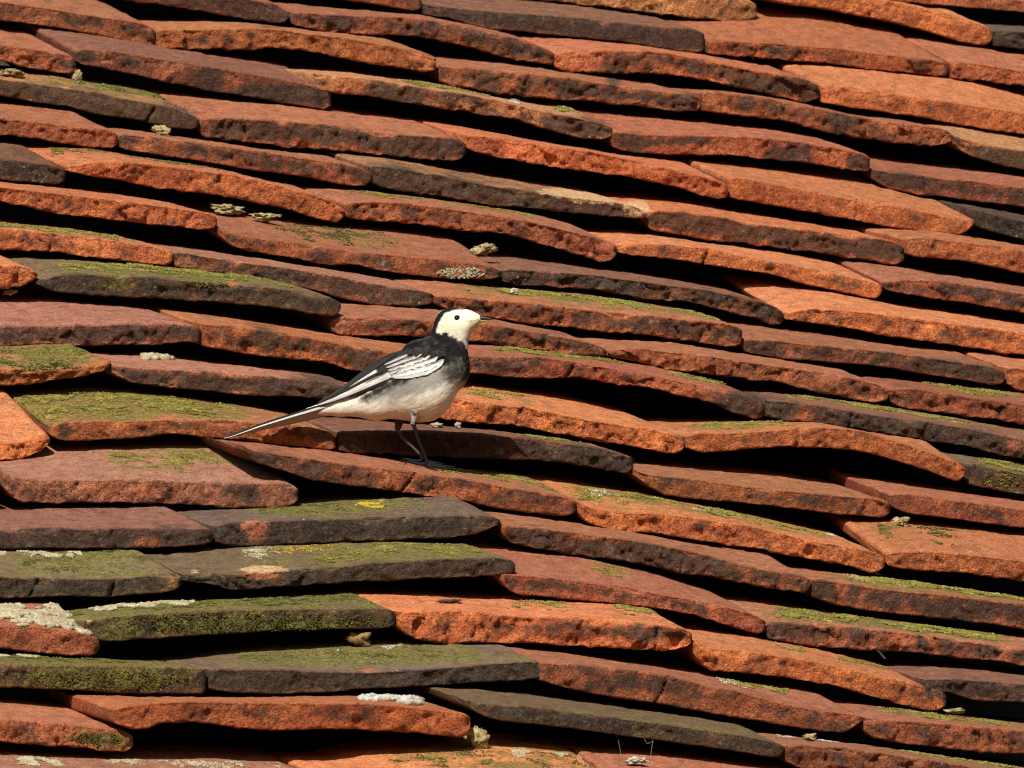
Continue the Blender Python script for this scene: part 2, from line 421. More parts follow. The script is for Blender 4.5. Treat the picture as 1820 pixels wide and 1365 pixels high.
 (8,'O',.1,.3,[(0,450),(44,459)],[(-400,410,450),(0,470,512),(30,472,510),(50,475,505),(62,482,495),(67,488,490)]),
 (8,'G',.55,.7,[(59,462),(165,465),(302,473),(500,500),(560,517)],[(62,500,503),(74,497,509),(95,491,517),(118,487,521),(165,488,525),(275,493,530),(357,501,535),(440,507,541),(495,512,547),(550,521,558),(588,529,562),(601,535,558),(606,541,548)]),
 (8,'R',.35,0,[(604,540),(783,550),(880,568),(1010,592)],[(592,580,590),(597,571,593),(610,564,596),(687,566,597),(764,569,598),(838,573,606),(880,578,613),(935,587,621),(1003,600,628),(1045,609,633),(1068,615,634),(1077,623,630)]),
 (8,'R',.3,0,[(1061,602),(1210,610),(1320,630),(1402,643),(1526,662)],[(1080,626,633),(1086,622,636),(1127,619,642),(1155,621,650),(1210,627,658),(1265,633,664),(1320,642,672),(1389,652,680),(1457,661,698),(1526,674,711),(1560,682,717),(1573,688,715),(1579,697,706)]),
 (8,'R',.25,.35,[(1556,672),(1677,683),(1820,701)],[(1581,696,706),(1587,691,720),(1622,690,726),(1677,698,734),(1760,711,745),(1820,719,753),(1930,737,775)]),
 (9,'P',.65,0,[(0,540),(110,537),(266,552),(350,576)],[(-150,578,618),(0,580,618),(55,579,613),(137,578,614),(220,577,614),(290,574,611),(330,576,609),(350,580,610),(357,586,604)]),
 (9,'O',.4,0,[(269,550),(400,565),(500,582),(605,597),(715,613)],[(359,578,610),(365,575,617),(412,578,625),(440,584,630),(500,592,637),(577,605,643),(646,619,662),(715,628,672),(780,634,682),(820,640,684),(829,648,676)]),
 (9,'R',.4,.45,[(830,612),(880,617),(1072,635),(1182,657),(1292,683)],[(834,634,662),(842,632,665),(880,636,667),(949,633,672),(1003,640,670),(1028,645,668),(1100,656,684),(1155,666,690),(1210,678,702),(1265,690,716),(1306,699,734),(1344,709,746),(1358,716,742),(1363,724,732)]),
 (9,'B',.75,.4,[(1320,697),(1457,705),(1820,766)],[(1360,708,735),(1366,712,742),(1400,714,748),(1443,718,752),(1512,731,759),(1567,740,770),(1650,750,784),(1732,764,796),(1787,774,811),(1820,782,818),(1930,802,845)]),
 (10,'O',.15,.6,[(0,618),(137,613),(176,619)],[(-330,650,690),(0,655,686),(55,659,682),(110,656,674),(154,650,667),(185,645,660),(197,643,649)]),
 (10,'P',.6,0,[(187,630),(275,635),(440,653),(550,664),(630,676)],[(192,644,655),(198,649,666),(233,653,680),(316,657,691),(385,660,696),(440,665,702),(478,668,704),(520,672,704),(580,680,710),(640,692,716),(660,698,712)]),
 (10,'O',.1,.35,[(630,682),(825,690),(880,694),(1017,715),(1182,755)],[(664,696,706),(672,692,712),(740,698,733),(800,708,746),(852,715,753),(880,718,754),(940,724,760),(990,735,772),(1045,746,780),(1100,754,790),(1155,763,801),(1195,771,808),(1210,778,806),(1216,785,795)]),
 (10,'O',.15,.45,[(1174,755),(1237,751),(1320,748),(1457,752),(1567,772)],[(1218,780,790),(1224,774,798),(1250,769,805),(1290,770,801),(1347,767,797),(1402,763,794),(1457,759,795),(1512,762,799),(1567,776,811),(1622,793,828),(1663,808,841),(1700,822,855),(1712,829,848),(1718,837,840)]),
 (10,'G',.5,.55,[(1672,804),(1820,825)],[(1720,830,858),(1727,824,862),(1760,830,869),(1820,842,880),(1930,866,905)]),
 (11,'O',.08,0,[(-70,690),(0,702),(41,717),(74,750)],[(-380,785,820),(-100,788,820),(0,788,819),(41,785,815),(70,776,804),(84,770,792),(89,780,785)]),
 (11,'R',.3,.85,[(20,706),(165,696),(275,701),(500,734)],[(89,762,772),(95,756,778),(112,751,783),(137,748,784),(178,747,781),(247,748,778),(302,746,770),(357,747,776),(412,748,781),(440,750,784),(495,752,791),(550,759,795),(585,766,800),(597,774,796)]),
 (11,'B',.75,.2,[(610,744),(700,752),(800,757),(880,765),(1017,784)],[(600,771,800),(606,768,802),(640,768,805),(700,767,808),(760,767,812),(830,769,815),(892,776,816),(949,780,818),(1003,788,823),(1059,795,833),(1100,805,840),(1118,809,842),(1126,816,828)]),
 (11,'R',.35,.1,[(1124,824),(1265,838),(1380,848),(1485,864),(1570,879)],[(1125,830,838),(1132,838,848),(1155,844,866),(1182,847,880),(1251,853,889),(1320,864,894),(1402,872,903),(1485,881,913),(1567,887,920),(1577,892,917),(1583,900,908)]),
 (11,'R',.35,0,[(1485,847),(1650,869),(1820,893)],[(1585,883,892),(1590,878,904),(1622,878,915),(1705,890,924),(1760,897,931),(1820,906,938),(1930,924,960)]),
 (12,'D',.7,0,[],[(-450,850,895),(-200,850,895),(-20,852,892),(0,862,880)]),
 (12,'P',.3,.35,[(0,818),(110,806),(275,803),(400,799),(440,810),(500,841)],[(2,832,850),(8,840,868),(20,846,882),(36,849,891),(55,851,893),(137,853,893),(192,852,894),(247,851,894),(316,856,896),(412,858,902),(500,858,902),(520,862,898),(530,870,888)]),
 (12,'R',.5,.4,[(432,784),(605,803),(715,819),(797,833),(940,850)],[(434,792,797),(445,799,811),(460,804,824),(500,808,835),(550,815,853),(605,824,860),(660,829,867),(715,836,874),(770,843,883),(830,852,890),(880,861,903),(935,871,910),(990,880,917),(1013,885,917),(1025,894,905)]),
 (12,'O',.15,.5,[(1004,862),(1155,882),(1320,914),(1430,940),(1540,965)],[(1028,892,902),(1033,895,918),(1045,901,931),(1072,906,940),(1113,911,947),(1155,911,947),(1223,918,958),(1292,928,968),(1347,937,976),(1402,951,988),(1457,963,996),(1512,973,1007),(1550,980,1020),(1564,985,1017),(1573,993,1002)]),
 (12,'O',.1,.1,[(1460,937),(1474,932),(1595,931),(1820,954)],[(1575,990,1000),(1581,984,1006),(1608,980,1011),(1650,979,1014),(1732,986,1021),(1820,997,1034),(1930,1013,1052)]),
 (13,'P',.85,0,[(0,911),(151,904),(288,904),(357,924)],[(-100,946,978),(0,944,976),(69,938,975),(137,941,975),(220,938,975),(300,941,973),(350,940,970),(372,938,966),(379,948,958)]),
 (13,'D',.75,.45,[(338,910),(440,905),(632,891),(797,884),(868,888)],[(381,938,958),(388,934,967),(412,928,970),(440,927,971),(550,923,967),(632,921,962),(687,919,960),(742,918,958),(797,915,956),(852,914,948),(875,918,938),(889,925,932)]),
 (13,'R',.55,0,[(886,911),(990,926),(1155,951),(1380,990),(1430,1013)],[(891,928,934),(897,932,955),(910,936,965),(962,940,977),(1031,947,988),(1100,956,996),(1155,965,1008),(1210,976,1019),(1265,989,1026),(1320,1005,1037),(1375,1015,1046),(1423,1022,1054),(1436,1028,1052),(1442,1036,1042)]),
 (13,'R',.55,.75,[(1435,1013),(1595,1031),(1820,1064)],[(1444,1033,1055),(1450,1030,1064),(1485,1034,1075),(1540,1042,1085),(1595,1049,1092),(1691,1058,1101),(1760,1068,1109),(1820,1074,1118),(1930,1092,1140)]),
 (14,'G',.6,.6,[(0,980),(220,976),(275,987)],[(-150,1026,1066),(0,1024,1063),(69,1030,1062),(137,1028,1060),(206,1029,1060),(247,1024,1056),(288,1021,1054),(310,1018,1050),(322,1026,1038)]),
 (14,'G',.8,.5,[(283,987),(440,973),(687,965),(825,968),(915,987)],[(323,1023,1032),(332,1023,1034),(368,1021,1036),(390,1020,1042),(412,1020,1049),(440,1020,1047),(522,1013,1041),(605,1007,1035),(687,999,1032),(770,994,1028),(850,992,1025),(904,992,1023),(916,1000,1015)]),
 (14,'R',.3,.25,[(850,978),(918,984),(1045,995),(1155,1020),(1292,1064)],[(885,1019,1024),(900,1020,1045),(918,1022,1056),(962,1025,1061),(1017,1031,1066),(1072,1038,1071),(1127,1046,1076),(1182,1057,1083),(1237,1067,1094),(1292,1079,1112),(1330,1088,1123),(1350,1097,1128),(1361,1106,1118)]),
 (14,'R',.6,.75,[(1320,1072),(1485,1092),(1663,1114),(1820,1136)],[(1364,1115,1130),(1370,1109,1136),(1391,1107,1140),(1457,1109,1150),(1526,1116,1155),(1595,1123,1157),(1677,1134,1166),(1760,1146,1174),(1820,1154,1184),(1930,1174,1208)]),
 (15,'R',.2,.3,[(0,1078),(70,1076),(120,1080)],[(-300,1108,1150),(0,1113,1152),(69,1113,1160),(124,1122,1166),(160,1128,1166),(171,1133,1164),(177,1143,1150)]),
 (15,'G',.5,.9,[(112,1088),(247,1074),(500,1062),(646,1055),(690,1072)],[(150,1104,1130),(176,1101,1139),(192,1098,1141),(247,1091,1136),(330,1088,1131),(412,1084,1126),(440,1083,1123),(522,1082,1120),(605,1082,1118),(678,1081,1117),(696,1083,1114),(703,1092,1104)]),
 (15,'O',.2,.25,[(660,1058),(797,1064),(940,1068),(1100,1075),(1226,1094)],[(705,1090,1108),(715,1087,1122),(742,1086,1138),(797,1085,1144),(852,1086,1142),(880,1092,1143),(935,1097,1142),(1017,1096,1148),(1072,1101,1151),(1127,1108,1153),(1182,1113,1155),(1216,1117,1152),(1230,1127,1140)]),
 (15,'O',.15,.2,[(1234,1119),(1380,1141),(1457,1155),(1567,1182),(1677,1226)],[(1233,1136,1150),(1241,1144,1172),(1258,1151,1190),(1292,1153,1194),(1347,1160,1198),(1402,1167,1204),(1457,1178,1215),(1526,1193,1230),(1595,1208,1250),(1648,1221,1265),(1670,1227,1266),(1682,1237,1252)]),
 (15,'B',.75,0,[(1590,1186),(1650,1184),(1820,1199)],[(1640,1207,1225),(1690,1207,1232),(1732,1209,1245),(1787,1213,1248),(1820,1216,1250),(1930,1233,1270)]),
 (16,'G',.5,.95,[(0,1163),(137,1171),(310,1177)],[(-160,1174,1216),(0,1180,1221),(110,1182,1226),(220,1183,1232),(330,1186,1233),(361,1187,1233),(366,1194,1225)]),
 (16,'D',.75,.5,[(324,1174),(440,1163),(687,1147),(893,1145),(960,1156)],[(368,1191,1222),(385,1188,1228),(412,1188,1231),(500,1189,1233),(577,1194,1231),(660,1195,1224),(742,1191,1220),(797,1186,1216),(880,1179,1211),(940,1176,1208),(960,1177,1206),(970,1187,1195)]),
 (16,'R',.4,.2,[(880,1146),(1045,1169),(1210,1193),(1380,1221),(1510,1250)],[(955,1176,1208),(972,1178,1212),(1000,1180,1222),(1031,1181,1229),(1072,1184,1237),(1127,1191,1245),(1182,1200,1253),(1210,1205,1259),(1292,1224,1273),(1347,1237,1281),(1402,1253,1291),(1457,1263,1300),(1498,1266,1303),(1519,1269,1292),(1533,1275,1280)]),
 (16,'R',.3,.5,[(1523,1252),(1650,1267),(1820,1287)],[(1535,1275,1290),(1545,1277,1308),(1567,1279,1315),(1622,1281,1323),(1677,1286,1330),(1760,1293,1338),(1820,1299,1341),(1930,1315,1360)]),
 (17,'R',.3,.5,[(0,1250),(137,1262),(225,1285)],[(-260,1255,1295),(0,1278,1318),(110,1285,1326),(192,1295,1335),(225,1301,1334),(236,1309,1325)]),
 (17,'O',.2,.05,[(240,1240),(400,1240),(632,1238),(750,1247),(830,1262)],[(203,1264,1282),(212,1258,1288),(240,1252,1298),(266,1249,1295),(285,1248,1285),(350,1247,1283),(385,1247,1287),(426,1248,1294),(500,1248,1298),(577,1250,1295),(632,1249,1295),(687,1252,1300),(742,1257,1303),(797,1264,1309),(824,1267,1311),(836,1274,1300)]),
 (17,'G',.7,.55,[(850,1227),(940,1235),(1155,1265),(1360,1295)],[(834,1247,1257),(842,1248,1262),(862,1251,1274),(885,1253,1280),(921,1253,1284),(962,1258,1289),(1017,1265,1295),(1072,1272,1303),(1155,1284,1314),(1237,1295,1325),(1320,1308,1338),(1375,1319,1347),(1388,1323,1345),(1395,1331,1338)]),
 (17,'R',.35,.35,[(1382,1306),(1595,1333),(1820,1366)],[(1398,1328,1350),(1405,1325,1358),(1430,1324,1366),(1512,1330,1374),(1595,1341,1384),(1700,1358,1400),(1820,1380,1420),(1930,1402,1445)]),
 (18,'P',.2,.5,[(0,1344),(150,1351),(400,1353),(580,1362)],[(-160,1392,1432),(-20,1395,1435),(300,1398,1436),(570,1402,1438),(583,1410,1430)]),
 (18,'O',.2,.4,[(590,1356),(646,1345),(850,1331),(940,1335),(1090,1350)],[(585,1390,1420),(600,1382,1424),(800,1385,1430),(1000,1385,1432),(1096,1393,1435),(1104,1402,1425)]),
 (18,'R',.3,.4,[(1080,1346),(1200,1352),(1400,1376)],[(1107,1398,1430),(1115,1392,1436),(1300,1412,1455),(1480,1437,1480),(1570,1448,1490)]),
 (18,'R',.3,.2,[],[(1575,1450,1490),(1700,1468,1505),(1930,1500,1540)]),
]

# stains with a place of their own: (x, y, rx, ry, kind, strength)
#   k soot and dark patches, m algae, c cream lichen skin, o bare clay
STAINS = [
 (470,60,25,10,'o',.8),(444,65,9,8,'k',1),(475,65,11,8,'k',1),(350,75,45,9,'k',.55),
 (700,170,70,14,'k',.7),(620,150,45,18,'o',.9),(905,190,60,14,'o',.5),(1030,222,60,16,'k',.9),
 (480,36,34,26,'k',.9),(395,35,40,24,'k',.5),
 (150,100,18,16,'k',.5),(190,105,22,18,'o',.7),(300,125,45,20,'o',.7),(370,145,24,28,'k',.8),(420,140,22,14,'o',.7),(480,168,100,16,'k',.8),
 (90,165,90,20,'k',.6),(25,139,20,6,'o',.9),(115,165,8,14,'o',.6),(290,205,60,24,'k',1),
 (430,235,50,20,'k',.4),(610,235,30,9,'k',.9),(740,262,60,20,'k',.5),(800,262,25,24,'k',.6),
 (690,310,45,22,'k',1),(800,325,90,20,'k',.7),(950,355,70,18,'k',.9),(1060,372,42,14,'k',1),
 (1060,352,60,12,'c',1.0),(1130,370,28,20,'c',.9),(1000,340,50,9,'c',.9),
 (1100,135,40,24,'k',.3),(1050,105,25,13,'o',.9),(1010,105,20,22,'o',.8),
 (1090,145,12,14,'k',.9),(1015,150,10,10,'k',.8),(1212,180,26,16,'k',.9),(1265,185,22,20,'o',.8),(1275,165,12,6,'k',.6),
 (1400,275,26,16,'k',1),(1370,275,12,14,'k',.9),(1525,290,20,14,'k',.9),(1340,262,25,12,'o',.8),(1480,275,28,16,'o',.7),
 (1130,255,26,18,'k',.9),(1210,250,60,10,'k',.5),(1260,265,90,10,'o',.6),
 (1585,225,30,12,'o',.7),(1640,235,25,15,'o',.7),(1500,215,35,18,'k',.5),
 (1600,315,50,18,'k',.6),(1760,285,50,18,'k',.9),(1730,255,40,8,'o',.7),
 (1375,155,45,18,'k',.7),(1425,155,24,20,'k',.6),
 (120,360,14,16,'k',.8),(10,285,110,30,'k',.3),
 (900,195,40,9,'c',.35),(460,595,40,28,'k',.8),(430,590,22,12,'o',.9),(650,635,40,20,'k',.5),
 (565,680,45,26,'k',1),(520,690,25,16,'k',.9),(400,690,90,9,'k',.5),(430,665,30,8,'o',.7),  # first two: dark patches on the tile behind the tail
 (200,505,60,16,'m',.7),(360,505,50,12,'m',.6),(410,505,18,8,'o',.8),(110,500,40,20,'k',.5),
 (985,590,280,8,'k',.35),(1280,595,40,22,'m',.5),
 (1320,712,50,30,'k',1),(1180,690,90,16,'o',.8),(900,650,70,20,'k',.5),(1400,728,26,14,'k',.6),(1425,738,20,12,'o',1),
 (1560,755,70,18,'k',.6),(1720,780,60,18,'k',.6),(1800,790,25,20,'o',.7),
 (1690,650,50,18,'k',.5),(1750,668,26,12,'k',.7),
 (60,765,60,22,'o',.5),(115,768,14,16,'k',.7),
 (380,765,60,20,'o',.3),(905,795,15,18,'o',.5),(1060,815,60,20,'k',.45),(950,800,60,20,'m',.4),
 (480,812,30,14,'k',.7),(560,838,20,16,'k',.9),(600,840,30,16,'m',.4),(715,862,18,12,'o',1),(820,880,50,14,'o',.6),
 (300,875,10,16,'k',.7),(440,878,26,18,'k',.9),(220,872,80,18,'o',.8),(55,880,16,12,'k',.6),
 (100,965,100,18,'k',.8),(265,962,26,10,'o',1),(300,945,40,12,'k',.5),
 (452,943,30,20,'o',1.2),(600,930,90,14,'m',.4),(570,905,120,8,'m',.6),(655,908,28,7,'y',1),(840,925,35,22,'k',-.6),
 (960,955,40,20,'k',.6),(1100,980,80,22,'k',.7),(1200,1000,70,18,'k',.5),(1050,955,60,8,'o',.5),
 (1460,1050,20,16,'k',.6),(1500,1050,12,16,'o',.8),(1720,1085,90,20,'k',.6),
 (40,1045,50,14,'k',.7),(200,1040,40,10,'k',.6),(270,1040,30,20,'k',.6),(305,1035,8,16,'o',.7),
 (345,1020,14,18,'c',.5),(470,1012,50,8,'c',1),(465,1024,40,8,'o',1.0),(500,998,60,8,'m',.4),(760,982,100,10,'m',.8),(640,986,60,6,'m',.6),
 (440,1110,240,22,'m',.8),(210,1125,40,16,'m',.9),(145,1100,35,10,'c',.6),
 (180,1205,190,24,'m',.9),(600,1210,260,14,'k',.3),(700,1170,220,12,'m',.6),(660,1192,30,6,'o',.6),(930,1190,40,20,'m',.4),
 (1030,1205,30,18,'k',-.3),(1150,1215,70,14,'k',.5),(1350,1265,60,14,'m',.35),(1460,1285,70,16,'m',.45),
 (190,1315,50,18,'m',.8),(80,1310,60,14,'m',.3),(950,1275,120,14,'m',.4),(1170,1300,160,14,'m',.35),
 (480,1262,80,8,'k',.4),(640,1275,60,10,'k',.4),(1670,1228,60,16,'k',.5),
 (890,1115,90,8,'k',.35),(1000,1120,130,16,'k',.3),(1160,1125,50,16,'k',.4),
 (1400,1110,60,14,'k',.4),(1600,1135,20,10,'o',.8),
]

# cracks across tail faces: (x, y, lean, width)
CRACKS = [(93, 425, -.3, 2.2), (180, 440, .05, 2.4), (297, 385, -.1, 3.0), (1523, 365, -.1, 1.8), (638, 248, .1, 1.8), (612, 305, .1, 3.5),
          (445, 365, -.6, 2.5), (1021, 650, -.7, 4.0), (1392, 690, -.4, 2.5), (1515, 735, -.3, 2.0), (1418, 780, -.1, 3.0), (1470, 783, .05, 3.5),
          (1760, 1310, .1, 3.0), (1742, 1155, 0, 1.5), (1455, 350, .1, 1.6), (1655, 1235, .3, 3.0), (1167, 1128, -.1, 2.2), (715, 870, -.8, 2.0),
          (1060, 455, .3, 2), (1255, 455, -.5, 3), (820, 402, .1, 2), (1330, 262, .2, 2.5), (780, 265, .1, 2), (268, 203, -.6, 2.5), (1165, 1250, -.5, 1.6),
          (1645, 325, .2, 4), (555, 660, .1, 2), (230, 590, .4, 3), (60, 1045, -.5, 3), (205, 1035, -.4, 3), (1450, 1140, .2, 2), (1240, 700, .2, 3)]

# the courses above and beside the picture go on
def filler(k, xa, xb, xr, yr, sl):
    x = xa
    while x < xb - 60:
        w = min(455 + 60 * rng.random(), xb - x)
        if xb - (x + w) < 200:
            w = xb - x
        y0 = yr + (x - xr) * sl + rng.normal(0, 4)
        TILES.append((k, 'RROBRD'[int(rng.integers(0, 6))], float(.2 + .5 * rng.random()), 0, [],
                      [(x + 2, y0 + 3, y0 + 34), (x + 9, y0, y0 + 40), (x + w * .5, y0 + w * .5 * sl - 5, y0 + w * .5 * sl + 35),
                       (x + w - 9, y0 + w * sl, y0 + w * sl + 39), (x + w - 2, y0 + w * sl + 4, y0 + w * sl + 32)]))
        x += w


filler(-1, -220, 279, 280, -88, .13)
filler(-2, -400, 861, 862, -54, .14)
filler(-3, -200, 1439, 1440, -68, .14)
filler(-4, -420, 2300, 1440, -142, .14)
filler(-5, -180, 2300, 1440, -216, .14)

GROW = [
 (60, 300, 158, .25, 120, 'moss', .8), (170, 330, 158, .75, 220, 'dark', 1.5), (700, 800, 146, .3, 150, 'moss', .9), (780, 870, 162, .4, 140, 'moss', .9),
 (985, 1040, 200, .5, 120, 'moss', 1.2), (0, 210, 404, .15, 650, 'moss', 1.0), (90, 250, 280, .5, 150, 'dark', .7),
 (210, 390, 288, .6, 130, 'dark', .8), (620, 760, 346, .4, 200, 'moss', .8), (780, 950, 372, .4, 180, 'moss', .7),
 (470, 720, 413, .25, 330, 'dark', .8), (105, 300, 478, .25, 480, 'moss', 1.0), (290, 520, 496, .3, 420, 'moss', 1.0),
 (830, 1000, 520, .45, 420, 'moss', 1.1), (960, 1280, 548, .35, 620, 'moss', 1.15), (880, 1010, 622, .3, 420, 'moss', 1.0),
 (1000, 1110, 640, .4, 120, 'moss', .8), (1190, 1290, 672, .4, 150, 'moss', 1.0), (1640, 1810, 694, .25, 330, 'moss', 1.0),
 (1400, 1560, 706, .45, 250, 'moss', 1.0), (1560, 1730, 735, .4, 250, 'moss', 1.0), (0, 150, 632, .1, 420, 'dark', .9),
 (20, 160, 640, .05, 300, 'moss', .8),
 (830, 960, 700, .3, 220, 'moss', .9), (1230, 1400, 758, .25, 420, 'moss', 1.0), (40, 420, 725, .15, 1500, 'moss', .95),
 (1740, 1900, 845, .05, 450, 'moss', 1.0), (900, 1080, 785, .4, 220, 'moss', .8), (190, 430, 832, .3, 700, 'moss', .75),
 (780, 1010, 848, .35, 420, 'moss', .8), (1000, 1180, 890, .3, 360, 'moss', .9), (1190, 1480, 920, .35, 420, 'moss', 1.0),
 (1560, 1600, 955, .3, 60, 'dark', .9), (1630, 1700, 960, .3, 80, 'dark', .9), (460, 760, 905, .3, 260, 'dark', .6),
 (40, 300, 1005, .2, 420, 'dark', .7), (560, 860, 982, .2, 520, 'moss', .7), (1480, 1640, 1030, .3, 520, 'moss', 1.2),
 (1600, 1830, 1050, .3, 620, 'moss', 1.2), (1380, 1560, 1096, .2, 560, 'moss', 1.2), (1540, 1780, 1118, .3, 680, 'moss', 1.2),
 (1050, 1140, 1030, .4, 120, 'moss', .8), (900, 1010, 1085, .4, 150, 'moss', .8), (1090, 1220, 1095, .5, 200, 'moss', .9),
 (130, 700, 1075, .35, 700, 'dark', .8), (0, 300, 1172, .35, 350, 'dark', .8), (420, 820, 1165, .3, 600, 'dark', .6),
 (1290, 1400, 1215, .6, 180, 'moss', 1.0), (1370, 1430, 1150, .4, 90, 'moss', .9), (1490, 1580, 1185, .4, 130, 'moss', .8),
 (1560, 1810, 1275, .35, 380, 'moss', 1.0), (1600, 1820, 1345, .4, 280, 'moss', 1.1), (1270, 1330, 1220, .5, 60, 'lichen', .8),
 (0, 140, 990, .75, 260, 'lichen', 1.0), (120, 230, 980, .8, 160, 'lichen', .9), (430, 500, 1000, .45, 160, 'lichen', .7),
 (-20, 215, 1100, .0, 3300, 'lichen', 2.1), (120, 345, 1083, .62, 1300, 'lichen', 1.9), (632, 682, 908, .5, 220, 'yellow', .8), (480, 620, 1000, .4, 130, 'yellow', .6), (110, 200, 1098, .3, 150, 'yellow', .8), (0, 70, 1165, .75, 220, 'lichen', 1.1),
 (0, 250, 1355, .7, 400, 'lichen', 1.0), (250, 500, 1360, .7, 200, 'lichen', .8), (910, 1050, 1340, .75, 260, 'lichen', 1.0), (690, 1080, 1372, .3, 300, 'dark', .7),
 (640, 748, 1248, .4, 330, 'white', 3.0), (905, 925, 208, .2, 25, 'white', 1.0), (1470, 1530, 936, .85, 70, 'white', .7),
 (1030, 1110, 862, .6, 120, 'white', .7), (1230, 1330, 888, .6, 100, 'white', .6),(1500, 1600, 1020, .6, 130, 'lichen', .8), (1640, 1800, 1050, .7, 160, 'lichen', .9),
 (255, 340, 640, .72, 330, 'lichen', 3.2), (600, 760, 1155, .85, 90, 'white', .6), (1380, 1510, 1322, .8, 50, 'white', .6),
]


roof = bpy.data.objects.new('tiled_roof', None)
col.objects.link(roof)
roof.location = unproj(910, 1365, DIST - 0.6)
roof['label'] = 'old roof of uneven weathered orange clay tiles with moss and lichen'
roof['category'] = 'roof'
INV = -np.array(roof.location)

V_FACE = np.array([0, .025, .06, .12, .20, .30, .40, .50, .60, .70, .79, .87, .94, 1.0])
T_TOP = np.array([.008, .02, .04, .07, .11, .16, .22, .29, .37, .46, .55, .65, .76, .88, 1.0, 1.25, 1.6])
T_BOT = np.array([1.6, .9, .4, .15, .05, .012])


def course_depth(k, x):
    return DIST + SLOPE * (x - 910) * MM + (12 - k) * COURSE


class Tile:
    pass


by_course = {}
tiles = []
for row in TILES:
    t = Tile()
    t.k, t.cls, t.black, t.moss, t.back, s = row
    s = [tuple(map(float, q)) for q in s]
    if s[-1][0] >= 1890:                       # runs out of the picture: give it its full width
        x, a, b = s[-1]
        w = s[0][0] + 490
        if w > x + 10:
            s.append((w, a + (w - x) * .16, b + (w - x) * .16))
    t.s = np.array(s)
    tiles.append(t)
    by_course.setdefault(t.k, []).append(t)


def bottoms(k, x):
    """lower edge of the course k at x"""
    for t in by_course.get(k, []):
        if t.s[0, 0] - 3 <= x <= t.s[-1, 0] + 3:
            return float(np.interp(x, t.s[:, 0], t.s[:, 2]))
    return None


def smooth1(a, n):
    k = np.hanning(2 * n + 3)[1:-1]
    k /= k.sum()
    p = np.pad(a, n, mode='edge')
    return np.convolve(p, k, 'valid')


